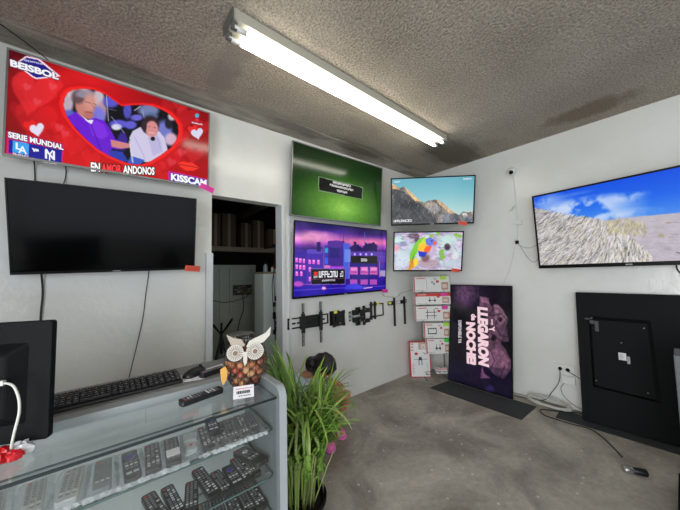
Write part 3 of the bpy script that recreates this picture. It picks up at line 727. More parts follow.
# monitor seen from the back
t = thing('computer_monitor', 'black flat computer monitor seen from behind at the left end of the counter', 'monitor', (-.385, 1.345, 1.0), (0, 0, R(-24)))
q = MB().prism(rrect(-.27, .27, .022, .372, .008), -.011, .011, m=Matrix(((1, 0, 0, 0), (0, 0, -1, 0), (0, 1, 0, 0), (0, 0, 0, 1)))); q.build('shell', M['blackrough'], t, bevel=.003)
q = MB()
v0 = [(-.20, -.011, .075), (.215, -.011, .075), (.215, -.011, .31), (-.20, -.011, .31)]; v1 = [(-.17, -.045, .105), (.180, -.045, .105), (.180, -.045, .28), (-.17, -.045, .28)]
q.add(v0+v1, [(0, 1, 5, 4), (1, 2, 6, 5), (2, 3, 7, 6), (3, 0, 4, 7), (4, 5, 6, 7)]); q.build('rear_bulge', M['blackrough'], t, bevel=.008, seg=3)
q = MB().box(.150, .176, -.047, -.040, .165, .225); q.build('port_recess', M['gasket'], t)
q = MB().box(-.262, .262, .0115, .0125, .035, .362); q.build('screen', M['screen_off'], t)
q = MB(); q.box(-.035, .035, -.075, -.012, .010, .20); q.build('stand_neck', M['blackrough'], t, bevel=.004)
q = MB().prism(rrect(-.09, .09, -.14, -.045, .02), 0, .010); q.build('stand_base', M['blackrough'], t, bevel=.003)
# white cable plugged into the monitor
t = thing('usb_cable', 'white cable hanging from the port on the back of the monitor', 'cable')
q = MB(); q.box(-.012, .012, -.006, .006, -.007, .007); pl = q.build('plug', M['cable_w'], t, bevel=.002); pl.location = (-.243, 1.225, 1.21); pl.rotation_euler = (0, 0, R(-24))
q = MB().tube([(-.232, 1.219, 1.21), (-.212, 1.198, 1.203), (-.200, 1.192, 1.17), (-.197, 1.190, 1.13), (-.204, 1.19, 1.08), (-.210, 1.20, 1.04), (-.212, 1.215, 1.012)], .0032, 8, smooth=6); q.build('cord', M['cable_w'], t, smooth=True)
# red and white packet
t = thing('crumpled_packet', 'crumpled red and white foil packet on the glass beside the monitor', 'packet', (-.212, 1.215, 1.0)); t.scale = (.85, .85, .85)
rnd = random.Random(4)
def crumple(c, r, col, seed):
    rn = random.Random(seed); q = MB(); n = 9; vs = []
    for i in range(n+1):
        for k in range(14):
            a = 2*PI*k/14; p = PI*i/n; f = 1+.22*rn.uniform(-1, 1)
            vs.append((c[0]+r[0]*f*math.sin(p)*math.cos(a), c[1]+r[1]*f*math.sin(p)*math.sin(a), max(.0005, c[2]+r[2]*f*math.cos(p))))
    fs = [(i*14+k, i*14+(k+1) % 14, (i+1)*14+(k+1) % 14, (i+1)*14+k) for i in range(n) for k in range(14)]
    return q.add(vs, fs, col)
crumple((-.024, -.005, .020), (.034, .030, .024), (.55, .008, .012, 1), 3).build('red_foil', M['vplastic'], t)
crumple((.018, .012, .018), (.032, .028, .022), (.78, .78, .80, 1), 5).build('white_foil', M['vplastic'], t)
crumple((.008, -.020, .014), (.024, .016, .018), (.62, .01, .02, 1), 8).build('front_foil', M['vplastic'], t)
crumple((-.030, -.030, .006), (.014, .010, .006), (.02, .02, .02, 1), 9).build('dark_print', M['vplastic'], t)
q = MB(); q.box(.008, .026, -.030, -.028, .012, .016, (.02, .02, .02, 1)); q.build('printed_bar', M['vplastic'], t)
# folded price card
t = thing('price_card', 'small folded white card with printed text leaning in front of the wire owl', 'card', (.418, 1.150, 1.0), (0, 0, R(-20)))
mm = Matrix.Rotation(R(-48), 4, 'X')
q = MB(); q.box(-.040, .040, 0, .0012, 0, .052, m=mm); q.build('card', M['paper'], t)
q = MB()
for i, (a, b, hh) in enumerate(((-.03, .03, .003), (-.028, .020, .012), (-.02, .028, .003))):
    z = .040-.015*i
    x = a
    rn = random.Random(i)
    while x < b:
        wd = rn.uniform(.003, .007); q.box(x, x+wd, -.0009, -.0003, z-hh/2, z+hh/2, (.03, .03, .05, 1) if i else (.5, .04, .06, 1), m=mm); x += wd+.0015
q.build('printed_text', M['vplastic'], t)

# ------------------------------------------------------------------ wire owl basket
OW = (.478, 1.285, 1.0)
RZ = math.degrees(math.atan2(-OW[1], -OW[0]))+90
t = thing('owl_basket', 'rusty wire owl basket with pale metal eyes and ears, full of dried pods', 'basket', OW, (0, 0, R(-20)))
def orad(z):   # body radius at height
    return float(np.interp(z, [0, .015, .05, .10, .15, .185, .212], [.052, .066, .086, .094, .085, .066, .040]))
q = MB(); wc = (.06, .045, .04, 1)
zs = [0.002, .015, .03, .05, .075, .10, .125, .15, .17, .19, .205, .212]
for k in range(22):
    a = 2*PI*k/22; q.tube([(orad(z)*math.cos(a), orad(z)*math.sin(a)*.92, z) for z in zs], .0013, 5, wc, smooth=2)
for z in (.003, .055, .125, .175, .212):
    q.tube([(orad(z)*math.cos(2*PI*k/28), orad(z)*math.sin(2*PI*k/28)*.92, z) for k in range(28)], .0022, 6, wc, closed=True)
for k in range(10): q.bar((-.05+.011*k, -.045, .002), (-.05+.011*k, .045, .002), .0015, .0015, wc)
q.build('wire_body', M['vpaint'], t)
def plate(poly, z0, col, name, par, y=-.085, th=.002, tilt=0):
    m = Matrix.Translation((0, y, z0)) @ Matrix.Rotation(tilt, 4, 'X') @ Matrix(((1, 0, 0, 0), (0, 0, 1, 0), (0, 1, 0, 0), (0, 0, 0, 1)))
    q = MB().prism(poly, -th, th, col, m=m); return q.build(name, M['vpaint'], par)
BONE = (.60, .55, .48, 1); TAN = (.42, .34, .27, 1)
for s_, ex, er in ((-1, -.044, .034), (1, .036, .036)):
    q = MB()
    m = Matrix.Translation((ex, -.092, .168)) @ Matrix(((1, 0, 0, 0), (0, 0, 1, 0), (0, 1, 0, 0), (0, 0, 0, 1)))
    q.prism([(er*math.cos(2*PI*k/28), er*math.sin(2*PI*k/28)) for k in range(28)], -.002, .001, BONE, m=m)
    e = q.build('eye_disc', M['vpaint'], t)
    q = MB()
    for k in range(20):
        a = 2*PI*k/20; q.bar((ex+er*.42*math.cos(a), -.0945, .168+er*.42*math.sin(a)), (ex+er*.9*math.cos(a), -.0945, .168+er*.9*math.sin(a)), .0022, .001, (.12, .09, .075, 1), up=(0, 1, 0))
    q.build('slots', M['vpaint'], e)
    q = MB().lathe([(.001, 0), (.006, .002), (.010, .006)], 12, m=Matrix.Rotation(PI/2, 3, 'X'), c=(ex, -.0935, .168), col=(.22, .13, .09, 1)); q.build('pupil', M['vpaint'], e)
plate([(-.058, -.006), (-.080, .048), (-.050, .030), (-.020, .022), (-.004, -.004), (-.020, -.012)], .200, TAN, 'ear', t, y=-.088)
plate([(.0, -.012), (.012, .012), (.045, .026), (.080, .040), (.104, .066), (.100, .030), (.072, .002), (.038, -.012)], .200, BONE, 'ear', t, y=-.088)
plate([(-.012, .030), (.006, .030), (.003, -.014), (-.006, -.030), (-.012, -.008)], .140, BONE, 'beak', t, y=-.097)
plate([(-.016, .022), (.004, .034), (.014, .012), (.010, -.020), (-.004, -.045), (-.012, -.020)], .085, (.66, .34, .07, 1), 'wing', t, y=-.070).location = (-.088, -.006, -.005)
q = MB().tube([(.085*math.cos(2*PI*k/24), .08*math.sin(2*PI*k/24), .0) for k in range(3)], .001, 4)
# pods
pods = []
for i in range(8):
    rn = random.Random(i+20); q = MB(); n = 10; rib = 4+i % 3; base = [(.26, .08, .035), (.40, .15, .055), (.13, .045, .03), (.50, .26, .12), (.08, .035, .03), (.30, .06, .03), (.44, .18, .07), (.18, .07, .035)][i]
    vs = []; cs = []
    for a_ in range(n+1):
        for k in range(16):
            a = 2*PI*k/16; p = PI*a_/n; f = 1+.10*math.cos(rib*a)
            vs.append((.0155*f*math.sin(p)*math.cos(a), .0155*f*math.sin(p)*math.sin(a), .0175*math.cos(p))); g_ = .8+.4*rn.random()
            cs.append((base[0]*g_, base[1]*g_, base[2]*g_, 1))
    q.add(vs, [(a_*16+k, a_*16+(k+1) % 16, (a_+1)*16+(k+1) % 16, (a_+1)*16+k) for a_ in range(n) for k in range(16)], cs)
    o = q.build('dried_pod', M['vplastic'], smooth=True); pods.append(o)
    tag(o, 'brown or orange dried pod inside the wire owl basket', 'dried pod', 'dried pods filling the owl basket')
used = 0; rn = random.Random(3); centers = []
for lay in range(7):
    z = .020+.0215*lay
    for ring, cnt in ((.30, 3), (.78, 10)):
        if ring < .5 and lay not in (6,): continue
        Rr = max(orad(z)-.021, .02)
        if lay == 6: Rr *= .9
        for k in range(cnt):
            a = 2*PI*(k+.5*(lay % 2))/cnt; rr_ = Rr if ring > .5 else Rr*.35
            if ring > .5 and math.sin(a) > .45: continue
            p = Matrix.Rotation(R(-20), 3, 'Z') @ Vector((rr_*math.cos(a), rr_*math.sin(a)*.92, z))
            o = pods[used] if used < 8 else pods[rn.randrange(8)].copy()
            if used >= 8: C.objects.link(o)
            o.location = Vector(OW)+p; o.rotation_euler = (rn.uniform(0, 3), rn.uniform(0, 3), rn.uniform(0, 6)); used += 1

# ------------------------------------------------------------------ pictures on the screens
def glyphs(mb, cv, w, h, bl_, br_, tl_, n, col, seed=1, fill=.8):
    """illegible tiny lettering: irregular strokes"""
    rn = random.Random(seed)
    def L(q):
        u, v = cv.P(*q); return Vector(((u/cv.W-0.5)*w, -0.0012, (0.5-v/cv.H)*h))
    o = L(bl_); ex = L(br_)-o; ez = L(tl_)-o; c = (*lin(np.array(col)/255.0), 1); k = 1.0/n
    for i in range(n):
        a = i*k; s_ = k*fill
        segs = [((0, .3), (0, 1)), ((.7, 1), (0, 1)), ((0, 1), (0, .22)), ((0, 1), (.4, .6)), ((0, 1), (.8, 1))]
        for sg in rn.sample(segs, 3):
            (x0, x1), (z0, z1) = sg; P = [o+ex*(a+s_*x0)+ez*z0, o+ex*(a+s_*x1)+ez*z0, o+ex*(a+s_*x1)+ez*z1, o+ex*(a+s_*x0)+ez*z1]
            mb.add(P, [(0, 1, 2, 3)], c)

# --- upper left television: sports broadcast with a heart frame
TW, TH = 1.133, .655; BZ, LW = .010, .014
q1 = [(9.5, 50.5), (209.2, 115.5), (207.6, 186.0), (4.6, 153.5)]
cv = Cv(360, 205, q1)
cv.grad([(0, (150, 8, 18)), (.3, (205, 16, 26)), (.7, (214, 14, 24)), (1, (196, 8, 18))])
cv.ell(5, 60, 40, 45, (62, 2, 14), 1.2, .85); cv.ell(205, 135, 30, 40, (120, 4, 14), 1.2, .7); cv.ell(8, 140, 40, 25, (110, 4, 12), 1.2, .7); cv.ell(110, 80, 90, 14, (228, 30, 34), 1.3, .6)
n_ = cv.noise(5, 3, 4); cv.a *= (0.88+.24*n_)[..., None]
rn = random.Random(11)
for x, y, r, al in ((34, 93, 24, .8), (40, 90, 24, .35), (20, 85, 8, .3), (56, 88, 8, .6), (36, 120, 22, .4), (50, 146, 18, .35), (168, 158, 14, .4), (188, 118, 12, .5), (182, 137, 8, .6), (194, 155, 9, .5), (75, 145, 12, .4), (68, 133, 8, .35), (58, 128, 7, .4), (157, 166, 9, .5), (163, 175, 6, .4), (182, 106, 9, .5), (203, 128, 8, .5), (178, 152, 5, .5), (92, 158, 10, .4), (66, 112, 7, .35), (170, 108, 8, .4), (18, 110, 9, .3)):
    cv.poly(heart(x, y, r, .25), (238, 46, 52), al*.75, 2)
for x, y in ((28, 88), (60, 128), (66, 134), (38, 103), (182, 153), (172, 162), (54, 88)): cv.poly(heart(x, y, 4.5, .4), (240, 110, 130), .35, 1)
big = [(123, 107.7), (107, 96), (95, 91.5), (84, 90.5), (75, 91.5), (69.6, 94), (66, 99.6), (65, 107), (68, 117), (77.7, 130), (88, 140), (100, 150), (111, 156), (123, 161), (133, 164), (142, 164.3), (152, 161), (162, 155), (171.5, 148), (177, 141), (179, 133.5), (178.5, 126), (175, 120.6), (169, 115), (162, 111), (152, 107.5), (142, 106.7), (132, 107)]
cx, cy = 122, 128
for k, c_, al in ((1.12, (196, 14, 20), .7), (1.085, (236, 26, 28), 1), (1.04, (250, 60, 56), .7), (1.02, (222, 18, 22), 1)):
    cv.poly([(cx+(x-cx)*k, cy+(y-cy)*k) for x, y in big], c_, al, 1)
keep = cv.a.copy(); mk = bl(cv.mask(big))
cv.a[...] = np.array([14, 14, 24])/255
for x, y, rx, ry, c_ in ((69, 103, 6, 12, (196, 176, 190)), (80, 94, 12, 6, (214, 196, 206)), (100, 100, 6, 9, (206, 190, 200)), (103, 112, 5, 9, (188, 150, 160)), (70, 117, 8, 6, (90, 100, 200)), (99, 118, 8, 10, (120, 120, 220)), (113, 103, 8, 6, (92, 88, 206)), (120, 125, 9, 4, (96, 92, 214)), (129, 112, 4, 8, (84, 84, 200)), (132, 126, 6, 4, (100, 96, 214)), (138, 119, 6, 3, (110, 104, 220)), (150, 112, 10, 6, (120, 132, 178)), (152, 118, 7, 4, (90, 110, 150)), (165, 134, 8, 12, (120, 126, 206)), (170, 125, 4, 5, (30, 30, 40)), (173, 118, 4, 4, (200, 190, 200)), (172, 140, 6, 6, (216, 180, 200)), (124, 142, 5, 9, (60, 40, 150)), (118, 128, 5, 3, (220, 220, 236))):
    cv.ell(x, y, rx, ry, c_, .5, .95)
for x0, y0, x1, y1, wd, c_ in ((108, 96, 110, 122, 1.5, (200, 200, 220)), (99, 108, 118, 112, 1, (150, 150, 170)), (113, 118, 126, 134, 1.5, (170, 170, 210)), (126, 108, 136, 122, 1, (60, 60, 90)), (136, 112, 142, 108, 2, (190, 190, 220)), (144, 112, 148, 132, 1.5, (180, 170, 220))):
    cv.line(x0, y0, x1, y1, wd, c_, .8)
cv.poly([(66, 119), (76, 114), (80, 113), (88, 121), (97, 119), (106, 122), (112, 130), (117, 140), (127, 144), (130, 148), (118, 150), (113, 149), (117, 163), (70, 140)], (104, 28, 206), 1, 1)
cv.poly([(90, 124), (98, 121), (106, 126), (110, 136), (104, 140), (94, 136)], (130, 52, 228), .8, 2)
cv.poly([(72, 125), (80, 130), (84, 140), (74, 134)], (74, 10, 160), .8, 2); cv.line(92, 124, 103, 152, 2, (72, 8, 150), .7)
cv.poly([(79, 113), (84, 116), (89, 121), (95, 121), (93, 125), (88, 122)], (236, 226, 240), 1, 0)
cv.poly([(110, 150), (124, 152), (130, 162), (112, 160)], (44, 60, 168), 1, 1)
cv.ell(86.5, 105.5, 9.5, 12.5, (196, 128, 118), .25); cv.ell(80, 98, 7, 7, (92, 70, 76), .5, .9); cv.ell(87, 95.5, 9, 4, (150, 140, 160), .5, .9); cv.ell(92, 104, 6, 9, (214, 150, 138), .7, .8)
cv.ell(90, 116, 5, 4, (186, 112, 104), .4); cv.line(87, 103, 92, 104.5, 1.2, (70, 36, 40), .8); cv.line(95, 105, 98, 106, 1.2, (70, 36, 40), .8); cv.line(87, 113, 94, 114, 1.3, (120, 44, 44), .8); cv.line(93, 105, 95, 109, 1, (150, 84, 76), .7)
cv.poly([(112, 140), (120, 142), (131, 144), (132, 148), (122, 149), (113, 147)], (206, 132, 128), 1, 1)
cv.poly([(131, 138), (134, 132), (142, 128), (147, 134), (153, 137), (160, 132), (165, 138), (168, 148), (169, 154), (156, 162), (146, 162), (132, 156)], (206, 200, 228), 1, 1)
cv.poly([(149, 138), (158, 134), (162, 142), (163, 152), (154, 156)], (182, 176, 220), .8, 2); cv.line(136, 138, 146, 158, 2, (170, 160, 206), .7); cv.line(158, 138, 163, 152, 1.5, (160, 150, 200), .7)
cv.poly([(132, 156), (146, 160), (140, 166), (128, 164)], (60, 90, 190), 1, 1)
cv.ell(151.5, 126, 8.6, 9, (50, 36, 44), .3); cv.ell(153, 130, 6.2, 7.8, (214, 140, 140), .25); cv.ell(146, 127, 2, 6, (52, 38, 46), .4); cv.line(149, 127.5, 151.5, 128, 1.1, (60, 30, 36), .8); cv.line(154.5, 128.5, 157, 129, 1.1, (60, 30, 36), .8); cv.line(150, 133.5, 155.5, 134, 1.4, (238, 220, 224), .9)
cv.ell(154, 139.5, 2.2, 2, (24, 16, 26), .4)
cv.line(131, 142, 134, 162, 3, (216, 214, 232), .8)
cv.a = keep*(1-mk[..., None]) + cv.a*mk[..., None]
cv.poly([(15.5, 65), (27, 57.5), (40, 60), (62, 78), (38, 80.5), (34, 79)], (240, 210, 225), 1, 0)
cv.poly([(17.5, 65), (27.5, 59), (39, 61.5), (58.5, 77.2), (38, 79), (34.5, 77.6)], (30, 24, 132), 1, 0)
for h_ in ((30.5, 126, 6.5, (226, 30, 30)), (38, 130, 7.5, (226, 220, 240)), (193, 130.5, 5, (230, 40, 40)), (197.5, 134.5, 6, (214, 214, 236))): cv.poly(heart(h_[0], h_[1], h_[2], -.2), h_[3], 1, 1)
cv.poly([(7.6, 131), (64.5, 144), (65.5, 146), (63.8, 166), (61, 166.5), (6.5, 154)], (206, 22, 112), 1, 1)
cv.poly([(9.2, 139.5), (63.2, 150.5), (62.4, 164), (9, 152.5)], (24, 26, 148), 1, 0)
cv.poly([(13.4, 140.8), (29.6, 144), (29.4, 155.2), (13.2, 152)], (58, 160, 240), 1, 0)
cv.poly([(169, 170.5), (208, 178.5), (207.6, 187.5), (168.5, 181)], (212, 40, 170), 1, 1); cv.poly([(170.5, 172), (207, 179.5), (206.8, 186), (170, 180)], (50, 34, 150), 1, 1)
cv.poly([(178.5, 163), (184, 161.2), (188, 162.6), (192, 162.4), (200, 167.5), (193, 170.5), (186, 170.3), (181, 167)], (244, 54, 40), 1, 1); cv.line(180, 164.2, 199, 167.6, 1.5, (90, 4, 12), .9)
cv.ell(197.4, 117.4, 2, 2, (60, 176, 210), .3); cv.poly([(195.8, 120), (199, 120.6), (199, 123), (195.8, 122.4)], (226, 40, 90), 1, 0)
sw, sh = TW-2*BZ, TH-BZ-LW
sm = screen_mesh(cv, sw, sh)
so_(sm, cv, sw, sh, 'BEISBOL', (10.6, 67.3), (60, 81.6), (10.2, 60.2), (240, 240, 246), (60, 54, 96), .05, .6)
glyphs(sm, cv, sw, sh, (24, 62.0), (45, 66.6), (24, 60.3), 9, (214, 214, 234), 3)
so_(sm, cv, sw, sh, 'SERIE MUNDIAL', (8.2, 137.8), (64.8, 150.7), (8.0, 131.8), (246, 244, 248), (60, 10, 70), .045, .7)
st(sm, cv, sw, sh, 'L', (16, 149.4), (22, 150.6), (16, 142.8), (240, 246, 252), .03, lift=2)
st(sm, cv, sw, sh, 'A', (18.6, 153), (27.6, 154.8), (18.6, 145.6), (240, 246, 252), .02, lift=2)
glyphs(sm, cv, sw, sh, (13, 154.6), (29.4, 158), (13, 152.6), 7, (235, 235, 245), 6)
st(sm, cv, sw, sh, 'vs', (32.5, 151.6), (39.6, 153.2), (32.6, 148.2), (240, 240, 250), .06, lift=2)
st(sm, cv, sw, sh, 'N', (45.8, 158.6), (56, 160.6), (45.8, 149.6), (240, 240, 250), .03, lift=2)
st(sm, cv, sw, sh, 'Y', (46.6, 160.6), (54.6, 162.2), (46.6, 149.2), (240, 240, 250), .0, lift=3)
glyphs(sm, cv, sw, sh, (44.4, 162.4), (57.6, 165.2), (44.4, 160.8), 7, (235, 235, 245), 8)
for t_, a, b, c_, tc_ in (('EN', (92, 171.4), (101.4, 172.0), (92, 162.4), (250, 250, 250)), ('AMOR', (102.6, 172.1), (123.0, 173.3), (102.6, 163.4), (250, 60, 66)), ('ANDONOS', (124.2, 173.4), (155.5, 175.0), (124.2, 165.2), (250, 250, 250))):
    so_(sm, cv, sw, sh, t_, a, b, c_, tc_, bold=.045)
so_(sm, cv, sw, sh, 'KISSCAM', (171.5, 179.8), (206.4, 185.8), (171.6, 172.8), (250, 250, 252), (60, 30, 150), .05, .6)
glyphs(sm, cv, sw, sh, (192.4, 124.6), (203, 126.8), (192.4, 123.2), 6, (235, 225, 235), 5)
PK = S(238, 60, 170); OR = S(240, 92, 66); PK = (.85, .045, .40, 1); OR = (.85, .11, .06, 1)
television('television', 'television showing a red heart-framed baseball broadcast, high on left wall', (.04, 2.466, 2.556), TW, TH, trot(.2, 1.6, 0), sm, BZ, LW, frame='silver', tagc=PK, taguv=(.985, 1.0), tagrot=.30, mount=.06, group='televisions on display')

# --- lower left television, switched off
television('television', 'switched-off black television under the red baseball screen', (.005, 2.42, 1.811), .977, .562, trot(-.8, 13.1, -1.4), None, .008, .016, tagc=OR, taguv=(.985, .985), tagrot=0.10, mount=.04, group='televisions on display')

# --- green screen television
GW, GH = 1.356, .781
q3 = [(293.3, 142), (382.2, 169.6), (379.6, 223.8), (291.8, 213.8)]
cv = Cv(250, 142, q3)
r_ = np.hypot((cv.xx/cv.W-.52)/.62, (cv.yy/cv.H-.80)/.62)
for k, st_ in enumerate([(150, 92, 26, 8), (206, 146, 60, 26), (84, 46, 18, 8)]): cv.a[..., k] = np.interp(r_, [0, .35, .9, 1.6], [v/255 for v in st_])
cv.a *= (.93+.14*cv.noise(60, 2, 3))[..., None]
cv.poly([(319, 176.6), (363.4, 187.4), (362.6, 199.4), (319, 191)], (120, 150, 110), 1, 0)
cv.poly([(319.8, 177.6), (362.8, 188), (362, 198.6), (319.8, 190.2)], (18, 20, 16), 1, 0)
sw, sh = GW-2*BZ, GH-BZ-LW; sm = screen_mesh(cv, sw, sh)
glyphs(sm, cv, sw, sh, (333.5, 183.6), (351.2, 187.6), (333.6, 181.4), 17, (240, 240, 236), 1, .9)
glyphs(sm, cv, sw, sh, (330.5, 185.9), (353.6, 191.4), (330.6, 183.9), 22, (240, 240, 236), 2, .9)
glyphs(sm, cv, sw, sh, (337.4, 191.6), (347.6, 193.8), (337.5, 189.6), 10, (240, 240, 236), 3, .9)
television('television', 'television glowing green with a small black message box, above the purple city screen', (2.08, 2.483, 2.487), GW, GH, trot(-.6, 5.1, -.1), sm, BZ, LW, frame='silver', mount=.035, group='televisions on display')

# --- purple city television
PW, PH = 1.414, .814
q4 = [(297.2, 222.6), (385.4, 232.0), (384.6, 288.2), (295.4, 296.2)]
cv = Cv(300, 170, q4)
cv.grad([(0, (34, 18, 76)), (.10, (74, 34, 140)), (.22, (206, 110, 196)), (.30, (150, 70, 186)), (.36, (60, 34, 130)), (.5, (70, 40, 150)), (.8, (44, 22, 150)), (1, (30, 14, 120))])
cv.ell(312, 238, 20, 5, (244, 160, 210), 1.0, .9); cv.ell(365, 243, 24, 3, (240, 120, 170), 1.0, .7); cv.ell(330, 226, 16, 5, (30, 20, 80), 1, .8); cv.ell(375, 233, 14, 4, (30, 22, 84), 1, .6); cv.ell(300, 228, 8, 8, (60, 40, 120), 1, .6)
n_ = cv.noise(12, 4, 5); cv.a *= (.75+.5*n_)[..., None]
rn = random.Random(2)
def pr(x0, y0, x1, y1, c_, al=1): cv.poly([(x0, y0), (x1, y0), (x1, y1), (x0, y1)], c_, al, 0)
x = 338                                              # skyline silhouette
while x < 376:
    wd = rn.uniform(1.2, 3); pr(x, 250-rn.uniform(2, 8)+(x-338)*.03, x+wd, 252, (40, 20, 92)); x += wd
cv.line(344, 236, 344, 250, 1.5, (50, 26, 100)); cv.line(364.5, 234, 364.5, 246, 2, (90, 110, 220)); cv.ell(371, 247, 6, 3, (34, 18, 84), .4)
pr(336, 252, 386, 262, (92, 60, 172), .9); cv.line(338, 256, 384, 257, 1.5, (140, 90, 200), .7)
pr(296, 252, 308, 290, (58, 34, 158)); pr(308, 252, 325, 288, (70, 44, 170)); pr(309, 250, 324, 254, (92, 70, 190)); pr(318, 243, 322, 252, (36, 30, 96))
pr(325, 246, 329, 272, (54, 60, 170)); pr(326, 249, 329, 253, (30, 200, 230), .7); pr(326, 258, 330, 264, (60, 90, 230)); pr(329, 242, 345, 272, (60, 30, 140)); pr(331, 246, 340, 258, (38, 26, 120)); pr(330, 266, 344, 274, (170, 60, 220)); cv.ell(337, 245, 8, 3.5, (80, 40, 150), .3); cv.line(334, 268, 337.5, 272, 1.4, (240, 190, 255)); cv.line(337.5, 272, 341, 268, 1.4, (240, 190, 255))
pr(325.4, 265, 331, 271, (226, 120, 200), .9); pr(344, 244, 350, 278, (70, 90, 214)); pr(350, 262, 378, 286, (40, 26, 130)); pr(345, 250, 351, 262, (110, 150, 240), .7)
for x0, y0 in ((297.5, 258), (301, 258.4), (304.5, 258.8), (297.5, 264.5), (301, 264.8), (304.5, 265), (310, 259.6), (314, 259.8), (318.6, 260), (310.4, 267), (297.6, 271), (302, 271), (310.5, 276)):
    pr(x0, y0, x0+2.4, y0+4.3, (236, 100, 220)); pr(x0+.4, y0+.4, x0+2, y0+1.6, (255, 170, 240))
for x0 in (350.4, 360.6, 369.6):
    pr(x0, 266.6, x0+7.4, 273.8, (206, 96, 190)); pr(x0+1, 267.4, x0+6.4, 270, (232, 140, 210)); pr(x0+.6, 271, x0+6.6, 272, (140, 40, 130)); pr(x0, 278.6, x0+7, 283.4, (176, 74, 186))
for x0 in (355, 360.5, 366, 371.4): cv.ell(x0, 254.6, 1, 1.2, (190, 180, 255), .6)
cv.line(379, 262, 379, 276, 3, (220, 120, 140), .8); cv.line(325, 245, 325, 290, 1.2, (230, 110, 190), .7); cv.line(349.6, 251, 349.6, 278, 1.2, (236, 130, 200), .7); pr(379.5, 270, 385, 275.5, (190, 180, 200), .8)
pr(295, 284, 386, 297, (38, 20, 170), .75); cv.line(296, 289, 385, 284.6, 1.4, (110, 80, 230), .9); cv.line(296, 283.6, 330, 283, 1.2, (230, 90, 210), .7)
cv.poly([(345, 288), (347, 283.6), (356, 282.4), (362, 284.6), (366, 287.6)], (60, 60, 220), 1, 1); cv.ell(300, 283, 5, 2.6, (214, 90, 200), .6, .8); cv.line(364, 287, 372, 286, 2, (250, 190, 220)); cv.ell(325, 287, 2, 1.4, (250, 170, 220), .6)
pr(351, 256.2, 376.8, 263.2, (26, 26, 24)); cv.poly([(311.8, 268.0), (346, 268.0), (346, 283.4), (312.4, 284)], (120, 90, 190), 1, 0); cv.poly([(312.6, 268.8), (345.4, 268.8), (345.2, 282.8), (313, 283.2)], (14, 12, 22), 1, 0)
cv.poly([(315, 271.2), (318.8, 271.2), (318.8, 274.8), (315, 275)], (214, 44, 40), 1, 0); cv.line(313, 278.6, 345, 277.6, 1, (140, 90, 110), .8)
sw, sh = PW-2*BZ, PH-BZ-LW; sm = screen_mesh(cv, sw, sh)
glyphs(sm, cv, sw, sh, (320, 277.0), (338.6, 276.4), (320, 270.8), 7, (236, 236, 246), 4, .86)
glyphs(sm, cv, sw, sh, (315, 277.4), (319, 277.4), (315, 275.4), 3, (226, 226, 236), 4)
glyphs(sm, cv, sw, sh, (340.6, 276.2), (344, 276), (340.6, 270.8), 2, (226, 226, 236), 9)
glyphs(sm, cv, sw, sh, (323, 280.6), (336, 280), (323, 279), 12, (226, 226, 236), 7)
glyphs(sm, cv, sw, sh, (361, 261.2), (367, 261.2), (361, 258.6), 5, (246, 246, 246), 12)
television('television', 'television showing a purple neon city picture, above the black wall brackets', (2.13, 2.50, 1.641), PW, PH, trot(0, 4.0, -.2), sm, BZ, .022, tagc=PK, taguv=(.985, 1.0), tagrot=.06, mount=.01, depth=.04, group='televisions on display')

# --- mountain television
MW_, MH_ = 1.066, .614
q5 = [(391.4, 179.5), (474.9, 176), (472.6, 221.8), (392.4, 224)]
cv = Cv(250, 142, q5)
cv.grad([(0, (98, 168, 186)), (.35, (124, 188, 200)), (.75, (176, 212, 210)), (1, (190, 216, 212))])
cv.poly([(391, 183), (395, 186), (399, 188.5), (404, 186.6), (409, 191), (414, 195.4), (419, 200), (424, 203), (428, 200.6), (436, 199.6), (442, 202), (448, 207.6), (453, 212), (459, 215), (463, 211.4), (468, 212.4), (473, 211), (473, 226), (391, 226)], (120, 112, 108), 1, 0)
nn = cv.noise(14, 5, 9); m = bl(cv.mask([(391, 183), (395, 186), (399, 188.5), (404, 186.6), (409, 191), (414, 195.4), (419, 200), (424, 203), (428, 200.6), (436, 199.6), (442, 202), (448, 207.6), (453, 212), (459, 215), (463, 211.4), (468, 212.4), (473, 211), (473, 226), (391, 226)]))
cv.a = cv.a*(1-m[..., None])+(cv.a*(.35+1.3*nn[..., None]))*m[..., None]
for P_, c_, al in (([(391, 183), (396, 186.6), (399.5, 189.5), (393, 189)], (232, 178, 110), .9), ([(404, 186.6), (409, 191), (414, 195.4), (421.5, 201.8), (415, 201), (411, 197), (407, 192)], (240, 196, 134), .95), ([(436, 199.6), (442, 202), (448, 207.6), (456, 213), (450, 213.4), (443, 208), (438, 203)], (228, 190, 150), .8), ([(424, 203.4), (430, 201.4), (437, 204), (441, 210), (434, 214), (427, 208)], (176, 168, 166), .7), ([(462, 213), (466, 212.6), (468, 216), (464, 217)], (226, 222, 220), .8)):
    cv.poly(P_, c_, al*(1), 1)
dk = [(391, 189), (398, 190), (404, 192), (410, 197), (416, 203), (423, 205), (430, 213), (436, 220), (440, 226), (391, 226)]
mk = bl(bl(cv.mask(dk))); c2 = np.stack([.12+.22*nn, .12+.22*nn, .125+.22*nn], -1); cv.a = cv.a*(1-mk[..., None]*.93)+c2*mk[..., None]*.93
cv.ell(409, 205, 8, 3.6, (20, 20, 22), 1, .9); mk = bl(cv.mask([(444, 214), (456, 215), (473, 215), (473, 226), (440, 226)])); cv.a = cv.a*(1-.6*mk[..., None])+.6*mk[..., None]*np.stack([.2+.4*nn, .24+.42*nn, .30+.46*nn], -1)
for x0, y0, x1, y1 in ((396, 200, 404, 214), (400, 204, 398, 218), (413, 208, 424, 222), (430, 208, 434, 220), (434, 214, 438, 223), (445, 213, 452, 222), (458, 217, 466, 223), (402, 193, 408, 200), (450, 216, 446, 223)): cv.line(x0, y0, x1, y1, 1.4, (206, 208, 214), .22)
